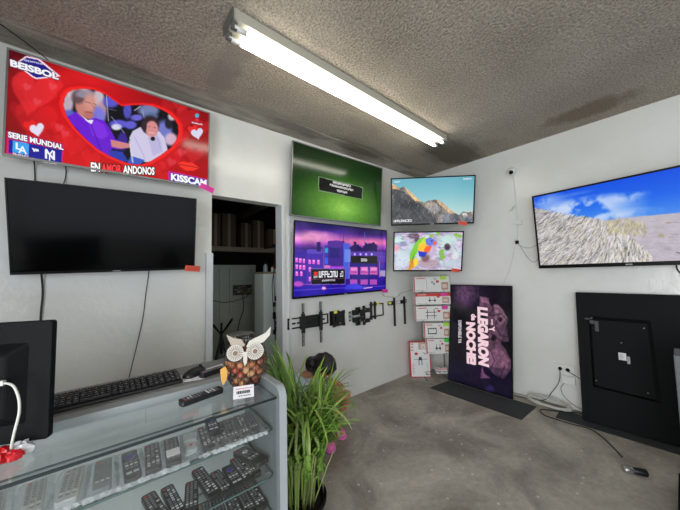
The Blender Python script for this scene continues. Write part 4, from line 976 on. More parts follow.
rn = random.Random(31)
for i in range(420):
    x = rn.uniform(391, 473); yt = float(np.interp(x, [391, 399, 404, 414, 424, 436, 448, 459, 473], [183, 188.5, 186.6, 195.4, 203, 199.6, 207.6, 215, 211])); y = yt+(226-yt)*rn.random()**1.3
    c_ = rn.choice([(30, 30, 32), (60, 60, 62), (150, 148, 148), (214, 212, 212), (90, 88, 90)]) if y-yt > 3 else rn.choice([(240, 200, 140), (150, 110, 70), (226, 176, 116), (90, 70, 60)])
    a_ = rn.choice([.9, 1.1, 2.2, 2.0]); l_ = rn.uniform(1, 4); cv.line(x, y, x+l_*math.cos(a_), y+l_*math.sin(a_), rn.uniform(.8, 1.8), c_, .38)
nn2 = cv.noise(60, 2, 3); cv.a *= (.80+.40*nn2*m+.20*(1-m))[..., None]
sw, sh = MW_-.030, MH_-.015-.020; sm = screen_mesh(cv, sw, sh)
glyphs(sm, cv, sw, sh, (394, 222), (412, 221.4), (394, 219.8), 11, (236, 236, 236), 4, .95)
glyphs(sm, cv, sw, sh, (393.4, 182.8), (399.6, 182.4), (393.4, 181.4), 7, (226, 236, 236), 5)
glyphs(sm, cv, sw, sh, (463.4, 179.6), (472, 179.4), (463.4, 178.0), 8, (236, 240, 240), 6)
television('television', 'television showing snowy mountains under blue sky, upper one in the corner', (3.186, 1.986, 2.397), MW_, MH_, trot(-43.4, 12.5, .3), sm, .015, .020, tagc=OR, taguv=(.865, .985), tagrot=.2, mount=.22, group='televisions on display')

# --- parrot television
AW, AH = .912, .532
q6 = [(395, 233), (462.8, 232), (460.8, 270), (393.9, 270)]
cv = Cv(230, 130, q6)
n1 = cv.noise(7, 4, 21); n2 = cv.noise(9, 4, 33); n3 = cv.noise(14, 3, 5)
cv.a[..., 0] = .70+.35*(n1-.5)+.3*(n2-.5); cv.a[..., 1] = .68+.45*(n1-.5); cv.a[..., 2] = .78+.3*(n1-.5)+.2*(n3-.5)
rn = random.Random(6)
for i in range(170):
    x = rn.uniform(394, 462); y = rn.uniform(233, 270); c_ = rn.choice([(192, 222, 216), (176, 206, 206), (214, 228, 226), (222, 200, 226), (206, 186, 220), (196, 160, 190), (166, 150, 176)])
    cv.ell(x, y, rn.uniform(.8, 4), rn.uniform(.6, 2.4), c_, .4, .75)
for i in range(150):
    x = rn.uniform(394, 462); y = rn.uniform(233, 270); a = rn.uniform(-.6, .6); l_ = rn.uniform(2, 8); cv.line(x, y, x+l_*math.cos(a), y+l_*math.sin(a), rn.uniform(1, 2.4), rn.choice([(120, 90, 120), (90, 60, 90), (236, 236, 242), (150, 110, 140), (230, 220, 236)]), .6)
for x, y, rx, ry, c_ in ((403, 258, 8, 8, (196, 216, 222)), (401, 262, 6, 7, (206, 216, 230)), (412, 247, 5, 3, (186, 206, 210)), (448, 240, 9, 5, (190, 222, 214)), (455, 249, 5, 4, (196, 206, 214)), (455, 256, 4, 3.5, (214, 224, 222)), (450, 264, 9, 4, (186, 200, 210)), (413, 236, 5, 3, (90, 60, 84)), (417, 239, 2.5, 5, (70, 44, 66)), (428, 263, 10, 4, (176, 150, 160)), (425, 258, 4, 4, (120, 76, 80)), (447, 247, 3, 3.4, (40, 30, 44)), (396, 248, 3, 3, (240, 150, 170)), (398, 240, 4, 3, (196, 226, 220)), (432, 250, 4, 6, (190, 166, 206)), (434, 243, 3, 3, (160, 120, 170)), (441, 255, 2.4, 5, (120, 170, 80))):
    cv.ell(x, y, rx, ry, c_, .6, .85)
for x, y in ((438, 233.6), (442, 251), (443, 257), (459.6, 236), (431, 236), (456, 235)): cv.ell(x, y, 2, 1.8, (120, 190, 60), .6, .9)
for i in range(130):
    x = rn.uniform(394, 462); y = rn.uniform(233, 270); a = rn.uniform(-1.2, 1.2); l_ = rn.uniform(1, 4); cv.line(x, y, x+l_*math.cos(a), y+l_*math.sin(a), rn.uniform(.8, 1.8), rn.choice([(110, 80, 110), (90, 70, 90), (240, 240, 246), (216, 150, 190), (130, 180, 90), (230, 220, 236)]), .5)
for P_, c_ in (([(419, 239), (425, 237), (423, 243), (419, 248), (415, 256), (412, 262), (409.6, 262), (410, 254), (414, 245)], (118, 196, 44)), ([(424, 238), (428, 238), (427, 246), (422, 245), (420, 243)], (190, 214, 40)), ([(409.6, 261), (413, 258), (416, 262), (413, 268), (410, 270), (407.6, 270), (409, 265)], (214, 150, 40)), ([(413, 260), (417, 258), (418, 264), (414, 268)], (240, 206, 60)), ([(419, 243), (426, 243.6), (430, 247), (427, 252), (421, 252), (417.4, 250)], (250, 186, 30)), ([(426, 246), (432, 246), (429, 252), (424, 253.6), (424, 249)], (240, 92, 30)), ([(418, 251), (427, 252.4), (424, 257), (419, 256.4)], (30, 50, 190)), ([(425, 239.4), (430, 237.4), (434, 239.6), (434.6, 243), (430, 246.4), (426, 244.6)], (92, 112, 214)), ([(433.6, 241), (436.6, 243), (434, 244.6), (432.6, 243.6)], (240, 70, 40))):
    cv.poly(P_, c_, 1, 1)
cv.ell(431.6, 241, .8, .8, (20, 10, 30), .3); cv.line(411, 262, 414, 256, 1.6, (60, 90, 20), .8); cv.line(409, 268, 413, 261, 1.2, (120, 70, 20), .8); cv.line(415, 252, 412, 259, 1, (60, 130, 20), .7)
cv.a = np.clip(cv.a*1.04, 0, 1)
sw, sh = AW-.030, AH-.015-.020; sm = screen_mesh(cv, sw, sh)
television('television', 'television showing a rainbow-coloured parrot, lower one in the corner', (3.213, 2.10, 1.747), AW, AH, trot(-41.2, 11.6, 1.0), sm, .015, .020, tagc=OR, taguv=(.905, .975), tagrot=.1, mount=.22, group='televisions on display')

# --- dune television on the right wall
BW, BH = 1.414, .814
q7 = [(533.6, 198), (700.5, 166.3), (698.5, 263.6), (540.4, 265.2)]
cv = Cv(330, 190)
cv.h = np.diag([cv.W, cv.H, 1.0]) @ homog([(534, 198.6), (680, 170.4), (680, 261.6), (540.2, 265)], .745, 1.0)
cv.grad([(0, (20, 84, 226)), (.25, (34, 110, 236)), (.5, (90, 160, 240)), (.62, (150, 196, 240)), (1, (150, 190, 230))])
t_ = np.clip(cv.xx/cv.W, 0, 1)[..., None]; cv.a = cv.a*(1-.25*t_)+np.array([10, 60, 214])/255*.25*t_
cl = cv.noise(5, 5, 14)+.25*cv.noise(24, 3, 15)-.12
for x, y, rx, ry, al in ((560, 212, 34, 10, .9), (600, 210, 40, 12, .85), (585, 205, 34, 6, .7), (626, 200, 22, 5, .7), (545, 202, 20, 6, .6), (610, 219, 44, 6, .8), (640, 196, 10, 3, .4), (575, 196, 20, 2, .25)):
    u, v = cv.P(x, y); ux, vx = cv.P(x+rx, y-rx*.15); uy, vy = cv.P(x, y+ry); d = np.hypot((cv.xx-u)/abs(ux-u), (cv.yy-v)/abs(vy-v)); mm_ = np.clip(1.25-d, 0, 1)*np.clip((cl-.37)*6, 0, 1)*al; cv.mix(np.clip(mm_, 0, 1), (206, 220, 246))
dune = [(534, 209), (545, 212), (556, 214.6), (570, 218), (585, 219.6), (600, 222), (606, 224), (620, 221), (640, 219.4), (660, 218), (690, 215.6), (705, 214), (705, 270), (534, 270)]
cv.poly(dune, (186, 180, 184), 1, 0); mk = cv.mask(dune); nn = cv.noise(30, 4, 3)
sand = [(604, 223), (622, 220.6), (650, 218.6), (705, 214), (705, 270), (645, 270), (640, 255), (630, 240), (615, 230)]
ms = bl(bl(cv.mask(sand))); cs_ = np.stack([.74+.12*(nn-.5), .71+.12*(nn-.5), .75+.12*(nn-.5)], -1); cv.a = cv.a*(1-ms[..., None])+cs_*ms[..., None]
rn = random.Random(5)
for i in range(2600):
    x = rn.uniform(532, 646); 
    yt = np.interp(x, [534, 556, 585, 606, 622, 646], [210, 215, 220, 225, 236, 258]); y = yt+(268-yt)*rn.random()
    a = np.interp(x, [534, 575, 610, 646], [-.55, -.75, -1.3, -1.7])+rn.gauss(0, .22); l_ = rn.uniform(3, 8)
    g = rn.choice([246, 236, 226, 210, 190, 130, 90, 240, 244]); g = g if rn.random() < np.interp(x, [534, 600], [.75, .93]) else 70
    yy_ = max(y-l_*abs(math.sin(a)), yt-1)
    cv.line(x, y, x+l_*math.cos(a), yy_, rn.uniform(.7, 1.5), (g, g*.975, g*(1.0 if rn.random() < .6 else .86)), .65)
for i in range(240):
    x = rn.uniform(606, 642); y = rn.uniform(222, 236)+(x-606)*.12; cv.line(x, y, x+rn.uniform(-2, 3), y-rn.uniform(2, 4), 1.2, rn.choice([(206, 196, 150), (170, 156, 110), (222, 216, 180), (150, 140, 104)]), .6)
for i in range(110):
    x = rn.uniform(640, 705); y = rn.uniform(222, 266); cv.line(x, y, x+rn.uniform(2, 8), y+rn.uniform(-.4, .8), 1.0, rn.choice([(150, 140, 140), (220, 214, 220), (120, 110, 110), (206, 196, 200)]), .4)
cv.ell(657, 238, 3, 1.6, (170, 160, 120), .5, .8); cv.ell(665, 226, 3, 1.2, (170, 150, 130), .5, .7); cv.line(670, 254, 676, 256, 1.6, (70, 64, 70), .8)
c_ = int(cv.P(697, 240)[0]); k_ = cv.W-c_; cv.a[:, c_:] = cv.a[:, c_-k_:c_][:, ::-1]
sw, sh = BW-.034, BH-.017-.036; sm = screen_mesh(cv, sw, sh)
television('television', 'large television showing blue sky over grassy sand dunes on the right wall', (3.61, .303, 1.903), BW, BH, trot(-93.8, 3.8, -.4), sm, .017, .036, mount=.09, group='televisions on display')

# --- television standing on its side against the right wall, poster on screen
LW_, LH_ = .79, 1.295
t = thing('television', 'television standing on its side against the right wall showing a dark film poster', 'television', (3.55, 1.695, .008), trot(-90, -8, 0), 'televisions on display')
q8 = [(449.6, 286.6), (509.8, 288.6), (511.6, 399), (450.4, 379.4)]
cv = Cv(160, 262, q8)
cv.grad([(0, (26, 20, 34)), (.5, (16, 12, 26)), (1, (20, 14, 40))])
nn = cv.noise(5, 4, 8); cv.a *= (.35+.8*nn)[..., None]
cv.ell(463, 297, 10, 11, (112, 74, 112), 1.1, .8); cv.ell(479, 345, 14, 30, (70, 44, 66), 1.2, .5)
for P_, c_, al in (([(478, 298), (486, 302), (490, 308), (496, 306), (503, 314), (507, 322), (504, 332), (500, 345), (505, 352), (510, 362), (510, 372), (503, 380), (494, 376), (487, 368), (484, 356), (486, 340), (490, 330), (484, 318), (478, 308)], (122, 84, 106), .75), ([(493, 306), (500, 310), (506, 320), (500, 328), (493, 320)], (156, 116, 136), .7), ([(488, 352), (500, 350), (508, 362), (506, 376), (494, 376), (488, 366)], (136, 92, 118), .75), ([(478, 298), (487, 300), (488, 306), (480, 304)], (160, 110, 140), .8), ([(482, 366), (484, 374), (490, 379), (481, 379)], (176, 110, 146), .9), ([(497, 328), (506, 330), (508, 344), (498, 344)], (100, 70, 92), .7)):
    cv.poly(P_, c_, al, 1)
for c_ in ([(480, 312), (490, 318), (500, 316), (507, 324)], [(498, 316), (494, 328), (500, 338), (510, 340)], [(484, 342), (496, 340), (506, 348), (511, 360)], [(490, 352), (494, 362), (490, 372)], [(496, 340), (490, 336), (492, 328)], [(504, 368), (500, 378), (492, 382)], [(488, 300), (492, 310), (488, 318)]):
    for a, b in zip(c_, c_[1:]): cv.line(*a, *b, 1.5, (20, 12, 20), .9)
for x, y, r_ in ((493, 340, 2.6), (499, 322, 2.2)): cv.ell(x, y, r_, r_*1.2, (26, 16, 28), .4, .9)
cv.ell(490, 389, 4, 3, (60, 50, 110), 1, .8); cv.line(476.5, 288, 476.5, 300, 1, (150, 120, 150), .6); cv.poly([(450, 360), (512, 372), (512, 400), (450, 382)], (22, 14, 52), .35, 2)
cv.a *= .92
cv.a *= (.6+.8*cv.noise(22, 3, 12))[..., None]; cv.a = bl(cv.a)
mbz = .012; sw, sh = LW_-2*mbz, LH_-2*mbz
sm = screen_mesh(cv, sw, sh); sc_ = sm
def vt(s, top, bot, right, col, bold=.03, lift=2):
    """lettering running down the screen: baseline-left at 'top', baseline-right at 'bot', cap direction to 'right'"""
    st(sm, cv, sw, sh, s, top, bot, right, col, bold, lift=lift)
PKW = (240, 206, 216)
vt('LLEGARON', (476.0, 308.5), (478.4, 365.6), (486.6, 310), PKW, .07)
vt('NOCHE!', (465.2, 323.6), (467.0, 364.6), (474.6, 324.6), PKW, .07)
vt('de', (470.0, 315.8), (470.2, 322.4), (475.2, 316), PKW, .06)
vt('Y', (488.0, 329.0), (488.4, 334.0), (493.8, 328.6), PKW, .06)
vt('soy', (489.4, 321.6), (489.8, 327.4), (491.8, 321.6), PKW, .03)
vt('DISPONIBLE YA', (457.6, 322), (458.2, 344.6), (460.8, 322.2), (206, 196, 206), .04)
o = sm.build('screen', M['screen'], t); o.location = (0, -.0005, LH_/2)
q = MB(); w_, h_ = LW_, LH_
q.box(-w_/2, w_/2, -.005, .012, 0, mbz); q.box(-w_/2, w_/2, -.005, .012, h_-mbz, h_); q.box(-w_/2, -w_/2+mbz, -.005, .012, mbz, h_-mbz); q.box(w_/2-mbz, w_/2, -.005, .012, mbz, h_-mbz)
q.build('frame', M['bezel'], t, bevel=.0015)
q = MB(); q.box(-w_/2, w_/2, -.006, .014, -.0035, 0); q.build('lower_trim', M['steel'], t)
q = MB(); q.box(-w_/2+.002, w_/2-.002, .010, .022, .002, h_-.002); q.box(-w_*.1, w_*.46, .022, .055, h_*.15, h_*.85); q.build('back_housing', M['blackrough'], t, bevel=.003)

# --- television seen from behind, leaning against the right wall
t = thing('television', 'black television leaning back-outwards against the right wall beside the socket', 'television', (3.615, .340, .012), trot(-86, -6, 0), 'televisions on display')
w_, h_ = .72, 1.235
q = MB(); q.box(-w_/2, w_/2, -.014, .012, 0, h_); q.build('rear_shell', M['blackrough'], t, bevel=.006)
q = MB(); q.box(-w_/2, -w_/2+.045, -.020, -.014, .004, h_-.004); q.build('edge_strip', M['blackrough'], t, bevel=.002)
q = MB()
x0, x1, z0, z1 = -.270, .145, .33, 1.00
q.add([(x0, -.014, z0), (x1+.02, -.014, z0-.02), (x1, -.014, z1), (x0, -.014, z1), (x0+.02, -.046, z0+.025), (x1-.01, -.046, z0+.005), (x1-.025, -.046, z1-.03), (x0+.02, -.046, z1-.03)], [(0, 1, 5, 4), (1, 2, 6, 5), (2, 3, 7, 6), (3, 0, 4, 7), (4, 5, 6, 7)]); q.build('electronics_housing', M['blackrough'], t, bevel=.004)
q = MB(); q.box(-.075, -.025, -.0472, -.0462, .625, .69, (.75, .75, .76, 1)); q.box(-.022, -.002, -.0472, -.0462, .600, .665, (.35, .35, .36, 1))
for i in range(5): q.box(-.07, -.07+.02+.004*(i % 3), -.0478, -.0473, .633+.011*i, .636+.011*i, (.1, .1, .1, 1))
s_ = q.build('rating_label', M['vcol'], t); s_['label'] = 'small white rating label'
q = MB(); q.box(-.262, -.215, -.062, -.046, .93, .965); q.box(-.225, -.195, -.066, -.046, .86, .96); q.lathe([(.012, 0), (.012, .02)], 12, m=Matrix.Rotation(PI/2, 3, 'X'), c=(-.245, -.05, .985)); q.box(-.300, -.255, -.030, -.016, .965, .985); q.build('hinge_bracket', M['blackmetal'], t, bevel=.002)
for x, z in ((-.24, .40), (.09, .38), (-.05, .78), (.10, .93)):
    q = MB(); q.lathe([(.005, 0), (.005, .002)], 10, m=Matrix.Rotation(PI/2, 3, 'X'), c=(x, -.045, z)); q.build('screw', M['grey_metal'], t)
q = MB(); q.box(-w_/2+.008, w_/2-.008, .0122, .0135, .008, h_-.008); q.build('screen', M['screen_off'], t)
# dark cabinet cut by the right edge
t = thing('floor_cabinet', 'dark low cabinet cut off by the right edge of the photo', 'cabinet', (2.80, -.175, 0))
q = MB(); q.box(-.25, .25, -.15, .275, 0, .07); q.build('plinth', M['blackrough'], t, bevel=.004)
q = MB(); q.box(-.10, .25, -.15, .240, .07, .42); q.build('body', M['blackrough'], t, bevel=.004)
q = MB(); q.box(.0, .25, -.15, .242, .422, .92); q.build('upper_body', mat('grey_panel', S(96, 98, 100), .5, var=.1), t, bevel=.004)

# ------------------------------------------------------------------ wall brackets under the city television
BW0 = YW
BK = (.012, .012, .013, 1); YT = (.85, .80, .06, 1); STL = (.34, .34, .34, 1)
def slotted(q, x, z0, z1, y, wd=.022, col=BK, n=9):
    """vertical steel strip with punched slots"""
    q.box(x-wd/2, x-wd/2+.004, y-.012, y, z0, z1, col); q.box(x+wd/2-.004, x+wd/2, y-.012, y, z0, z1, col)
    for i in range(n+1):
        z = z0+(z1-z0)*i/n; q.box(x-wd/2, x+wd/2, y-.004, y, max(z0, z-.009), min(z1, z+.009), col)
g = 'television brackets on the left wall'
t = thing('wall_bracket', 'large black full-motion bracket with two tall silver-tipped slotted rails, leftmost on wall', 'bracket', (1.66, BW0, .97), group=g)
q = MB()
q.box(-.262, .26, -.010, 0, .048, .062, BK); q.box(-.262, .26, -.010, 0, -.052, -.038, BK); q.box(-.262, -.246, -.010, 0, -.052, .062, BK); q.box(.244, .26, -.010, 0, -.052, .062, BK)
for x in (-.19, -.13, .19): q.box(x-.022, x+.022, -.008, -.002, -.006, .012, BK)
q.build('wall_frame', M['vplastic'], t, bevel=.001)
q = MB(); q.box(-.125, .13, -.040, -.010, -.062, .07, BK); q.build('centre_plate', M['vplastic'], t, bevel=.004)
q = MB(); q.box(-.10, .10, -.048, -.040, .028, .050, BK); q.box(-.10, .10, -.048, -.040, -.046, -.028, BK); q.bar((-.09, -.046, -.03), (.09, -.046, .03), .02, .012, BK); q.build('swivel_arm', M['vplastic'], t, bevel=.002)
for x in (-.105, .122):
    q = MB(); slotted(q, x, -.235, .21, -.048, .024, BK); q.box(x-.02, x+.02, -.062, -.048, -.10, .10, BK); q.build('rail', M['vplastic'], t)
    q = MB(); slotted(q, x, -.235, -.115, -.0495, .018, STL, 3); slotted(q, x, .125, .21, -.0495, .016, STL, 2); q.build('rail_liner', M['vplastic'], t)
def xplate(q, r, y, s=1.0, th=.008):
    for sx in (-1, 1):
        q.bar((-r*sx, y, -r), (r*sx, y, r), .030*s, th, BK, up=(0, 1, 0))
    q.box(-.034*s, .034*s, y-th, y+th*.4, -.034*s, .034*s, BK)
    for sx in (-1, 1):
        for sz in (-1, 1): q.box(sx*r-.016*s, sx*r+.016*s, y-th*.6, y+th*.6, sz*r-.016*s, sz*r+.016*s, BK)
def ytag(par, x, y, z, w=.045, h=.03, ry=0):
    q = MB(); q.box(x-w/2, x+w/2, y-.001, y, z-h/2, z+h/2, YT); o = q.build('price_tag', M['vcol'], par); o['label'] = 'yellow price sticker'
t = thing('wall_bracket', 'compact black bracket with square X-shaped plate, second from left on wall', 'bracket', (2.03, BW0, .965), group=g)
q = MB(); q.box(-.09, .05, -.01, 0, -.08, .085, BK); q.box(.06, .115, -.01, 0, -.03, .07, BK); q.build('wall_plate', M['vplastic'], t, bevel=.002)
q = MB(); q.box(-.03, .09, -.06, -.01, -.05, .055, BK); q.build('folding_arm', M['vplastic'], t, bevel=.004)
q = MB(); xplate(q, .072, -.066, 1.15); q.box(-.085, .085, -.07, -.06, .060, .082, BK); q.box(-.085, .085, -.07, -.06, -.082, -.060, BK); q.box(-.085, -.063, -.07, -.06, -.08, .08, BK); q.box(.063, .085, -.07, -.06, -.08, .08, BK); q.build('mounting_plate', M['vplastic'], t, bevel=.001)
ytag(t, -.055, -.072, .080)
t = thing('wall_bracket', 'black articulated bracket with stubby arms spread like a cross, middle of the row', 'bracket', (2.40, BW0, .955), group=g)
q = MB(); q.box(-.17, -.09, -.008, 0, -.055, .065, STL)
for z in (-.05, 0, .05): q.box(-.17, -.14, -.010, -.008, z-.008, z+.008, BK)
q.build('wall_plate', M['vplastic'], t, bevel=.002)
q = MB(); q.box(-.12, .02, -.05, -.008, .015, .075, BK); q.box(-.12, .02, -.05, -.008, -.075, -.015, BK); q.build('folding_arm', M['vplastic'], t, bevel=.006)
q = MB(); q.bar((-.06, -.06, -.09), (.06, -.06, .10), .035, .012, BK, up=(0, 1, 0)); q.bar((-.06, -.06, .09), (.06, -.06, -.10), .035, .012, BK, up=(0, 1, 0)); q.box(-.10, -.03, -.066, -.05, .05, .11, BK); q.box(-.10, -.03, -.066, -.05, -.11, -.06, BK); q.box(.02, .055, -.068, -.05, -.12, .12, BK); q.box(.05, .14, -.064, -.05, .03, .085, BK); q.box(.05, .14, -.064, -.05, -.095, -.045, BK); q.build('mounting_plate', M['vplastic'], t, bevel=.002)
q = MB()
for x, z in ((-.05, .03), (.0, -.01), (-.04, -.05), (.05, .07), (.03, -.07)): q.lathe([(.007, 0), (.007, .003)], 10, m=Matrix.Rotation(PI/2, 3, 'X'), c=(x, -.068, z), col=STL)
q.build('bolts', M['vplastic'], t)
t = thing('wall_bracket', 'thin open rectangular black bracket frame with yellow tag, fourth along the wall', 'bracket', (2.72, BW0, .99), group=g)
q = MB(); q.box(-.13, .135, -.012, 0, .068, .082, BK); q.box(-.13, .135, -.012, 0, -.088, -.074, BK); q.box(.121, .135, -.012, 0, -.088, .082, BK); q.build('wall_frame', M['vplastic'], t)
for x in (-.115, -.045):
    q = MB(); q.box(x-.012, x+.012, -.03, -.012, -.115, .115, BK); q.box(x-.017, x+.017, -.034, -.028, .05, .1, BK); q.build('hook_rail', M['vplastic'], t, bevel=.001)
q = MB(); q.box(-.13, -.02, -.02, -.010, -.096, -.066, BK); q.build('lower_bar', M['vplastic'], t)
ytag(t, .01, -.031, .085, .05, .032)
t = thing('wall_bracket', 'black bracket with two long plain vertical bars, rightmost on the left wall', 'bracket', (3.165, BW0, 1.055), group=g)
q = MB(); q.box(-.215, -.09, -.012, 0, -.03, .022, BK); q.box(.06, .13, -.012, 0, -.03, .022, BK); q.box(-.09, .06, -.006, 0, .012, .018, STL); q.box(-.09, .06, -.006, 0, -.026, -.020, STL); q.box(.13, .20, -.006, 0, .018, .026, BK); q.box(.13, .20, -.006, 0, -.026, -.018, BK); q.box(.19, .20, -.006, 0, -.026, .026, BK); q.build('wall_rail', M['vplastic'], t)
for x in (-.10, .125):
    q = MB(); q.box(x-.011, x+.011, -.034, -.012, -.325, .07, BK); q.build('vertical_bar', M['vplastic'], t, bevel=.001)
ytag(t, -.18, -.013, .0, .06, .03)

# ------------------------------------------------------------------ display rack in the corner
RY = -39.0
rk = Matrix.Translation((3.50, 2.265, 0)) @ Matrix.Rotation(R(RY), 4, 'Z')
t = thing('display_rack', 'thin steel rack of boxed brackets standing in the corner of the two walls', 'rack', (3.50, 2.265, 0), (0, 0, R(RY)))
q = MB()
for x in (-.135, .165): q.tube([(x, .055, .012), (x, .055, 1.42)], .009, 8)
for z in (.06, .4, .62, .86, 1.08, 1.36): q.bar((-.135, .055, z), (.165, .055, z), .008, .008)
q.build('frame', M['grey_metal'], t)
for x in (-.135, .165):
    q = MB(); q.tube([(x, .11, .009), (x, -.10, .009)], .009, 8); q.build('foot', M['grey_metal'], t)
q = MB()
for x in (-.12, -.06, 0, .06, .12): q.bar((x, -.08, .075), (x, .05, .075), .004, .004)
q.bar((-.14, -.08, .075), (.17, -.08, .075), .006, .006); q.bar((-.14, -.08, .115), (.17, -.08, .115), .005, .005); q.bar((-.14, -.08, .07), (-.14, -.08, .12), .005, .005); q.bar((.17, -.08, .07), (.17, -.08, .12), .005, .005)
q.build('basket_shelf', M['grey_metal'], t)
for z in (1.21, 1.015, .80, .555, .345):
    for x in (-.135, .165):
        q = MB(); q.tube([(x, .055, z-.006), (x, -.045, z-.006), (x, -.05, z+.004)], .004, 6); q.build('hook', M['grey_metal'], t)
PW_ = (.80, .79, .76, 1); RD = (.62, .03, .03, 1); DK = (.03, .03, .035, 1); LG = (.42, .42, .42, 1); SK = (.55, .30, .22, 1)
def pbox(label, w, h, d, x, y, z, art, tagcol=None, redtop=False, rot=0.0, tiltx=0, name='bracket_box', group='boxed brackets on the corner rack'):
    p = rk @ Vector((x, y, z)); o = thing(name, label, 'box', p, (R(tiltx), 0, R(RY+rot)) if not tiltx else (R(tiltx), 0, R(RY+rot)), group)
    q = MB(); q.box(-w/2, w/2, 0, d, 0, h, PW_); q.build('carton', M['vcol'], o, bevel=.002)
    q = MB(); f = -.0012
    q.box(-w/2, -w/2+.012, f, 0, 0, h, RD)
    if redtop: q.box(-w/2, w/2, f-.0004, 0, h*.74, h, RD)
    q.box(w*.27, w*.46, f, 0, h*.12, h*.62, SK); q.box(w*.30, w*.42, f-.0004, 0, h*.25, h*.48, (.75, .62, .52, 1))
    q.box(w*.12, w*.20, f, 0, h*.60, h*.74, RD); q.box(w*.05, w*.14, f, 0, h*.82, h*.86, DK)
    q.box(-w*.42, -w*.18, f-.0008, 0, h*.86, h*.91, RD if not redtop else PW_)
    for i in range(5): q.box(-w*.44+i*w*.06, -w*.41+i*w*.06, f, 0, h*.07, h*.13, LG)
    if art == 'frame':
        x0, x1, z0, z1 = -w*.36, -w*.02, h*.28, h*.66; b = .010
        q.box(x0, x1, f, 0, z0, z0+b, DK); q.box(x0, x1, f, 0, z1-b, z1, DK); q.box(x0, x0+b, f, 0, z0, z1, DK); q.box(x1-b, x1, f, 0, z0, z1, DK)
        for i in range(5): q.box(x0+i*w*.07, x0+i*w*.07+.012, f-.0004, 0, z0-.006, z0+.012, DK); q.box(x0+i*w*.07, x0+i*w*.07+.012, f-.0004, 0, z1-.012, z1+.006, DK)
    elif art == 'rails':
        for xx in (-w*.16, w*.03): q.box(xx-.004, xx+.004, f, 0, h*.15, h*.80, DK)
        for zz in (.36, .60): q.box(-w*.22, w*.10, f, 0, h*zz-.004, h*zz+.004, DK)
    elif art == 'small':
        for xx in (-w*.08, w*.06): q.box(xx-.012, xx+.012, f, 0, h*.30, h*.44, DK); q.box(xx-.003, xx+.003, f, 0, h*.22, h*.66, DK)
        q.box(-w*.13, w*.10, f, 0, h*.35, h*.39, DK)
    elif art == 'tall':
        q.box(-w*.30, w*.34, f, 0, h*.50, h*.515, DK); q.box(-w*.06, w*.07, f, 0, h*.49, h*.56, DK); q.box(-w*.08, -w*.04, f, 0, h*.36, h*.50, DK); q.box(w*.05, w*.08, f, 0, h*.36, h*.50, DK)
    q.build('printed_front', M['vcol'], o)
    if tagcol: 
        q = MB(); q.box(w*.24, w*.24+.085, -.0042, -.003, h-.045, h+.005, tagcol); tt = q.build('price_tag', M['vcol'], o); tt['label'] = 'bright price sticker'
    return o
YG = (.45, .75, .05, 1); PG = (.80, .05, .36, 1); GN = (.05, .60, .05, 1)
b0 = pbox('white bracket box with a white remote-like device strapped on it, top of the corner rack', .505, .215, .06, .005, -.028, 1.195, 'none', YG)
q = MB(); q.prism(rrect(-.045, .045, -.085, .085, .03), 0, .03, (.80, .80, .77, 1), m=Matrix.Translation((-.03, -.002, .115)) @ Matrix.Rotation(PI/2, 4, 'X')); q.box(-.012, .002, -.034, -.031, .125, .15, DK)
o = q.build('white_device', M['vcol'], b0, bevel=.004); o['label'] = 'white oblong device'
q = MB(); q.box(.015, .035, -.02, -.001, .10, .125, DK); q.build('black_clip', M['vcol'], b0)
pbox('white and red striped bracket box, second from top on the corner rack', .505, .155, .055, .01, -.024, 1.018, 'small', PG, True)
pbox('white bracket box picturing two crossed rails, third from top on the corner rack', .505, .205, .055, .01, -.024, .787, 'rails', PG)
pbox('white bracket box with black frame picture and yellow-green tag, fourth on the corner rack', .36, .205, .055, .055, -.024, .552, 'frame', YG)
pbox('white bracket box with green tag, lowest one hung on the corner rack', .335, .205, .055, .065, -.024, .335, 'small', GN)
for i, (x, lab) in enumerate(((.045, 'small white and pink carton, left one in the wire basket of the rack'), (.125, 'small white and pink carton, right one in the wire basket of the rack'))):
    p = rk @ Vector((x, -.035, .0775)); o = thing('small_carton', lab, 'box', p, (0, 0, R(RY+(-8 if i else 10))), 'small cartons in the rack basket')
    q = MB(); q.box(-.034, .034, -.03, .03, 0, .07, PW_); q.build('carton', M['vcol'], o, bevel=.002)
    q = MB(); q.box(-.034, .034, -.0308, -.03, .048, .07, (.75, .35, .38, 1)); q.box(-.02, .018, -.031, -.03, .012, .03, LG); q.build('printed_front', M['vcol'], o)
# tall box leaning in front
o = thing('bracket_box', 'tall white box with red edges standing on the floor against the corner rack', 'box', (3.372, 2.395, .004), (R(-3), 0, R(RY-2)))
q = MB(); w_, h_, d_ = .285, .485, .06; q.box(-w_/2, w_/2, 0, d_, 0, h_, RD); q.build('carton', M['vcol'], o, bevel=.002)
q = MB(); q.box(-w_/2+.012, w_/2-.012, -.001, 0, .010, h_-.012, (.84, .82, .82, 1))
q.box(-.02, .12, -.002, -.001, h_*.78, h_-.014, (.55, .42, .34, 1)); q.box(.02, .075, -.0028, -.002, h_*.80, h_*.93, (.75, .70, .66, 1)); q.box(.04, .055, -.0034, -.0028, h_*.82, h_*.88, SK)
for k in range(3): q.box(-.12, -.09, -.002, -.001, h_*(.91-.085*k), h_*(.955-.085*k), LG)
q.add([(-.085, -.002, h_*.66), (-.055, -.002, h_*.61), (-.025, -.002, h_*.66), (-.055, -.002, h_*.71)], [(0, 1, 2, 3)], RD)
q.box(-.09, .10, -.002, -.001, h_*.50, h_*.51, DK); q.box(-.02, .02, -.002, -.001, h_*.48, h_*.57, DK); q.box(-.025, -.015, -.002, -.001, h_*.34, h_*.5, DK); q.box(.015, .025, -.002, -.001, h_*.34, h_*.5, DK)
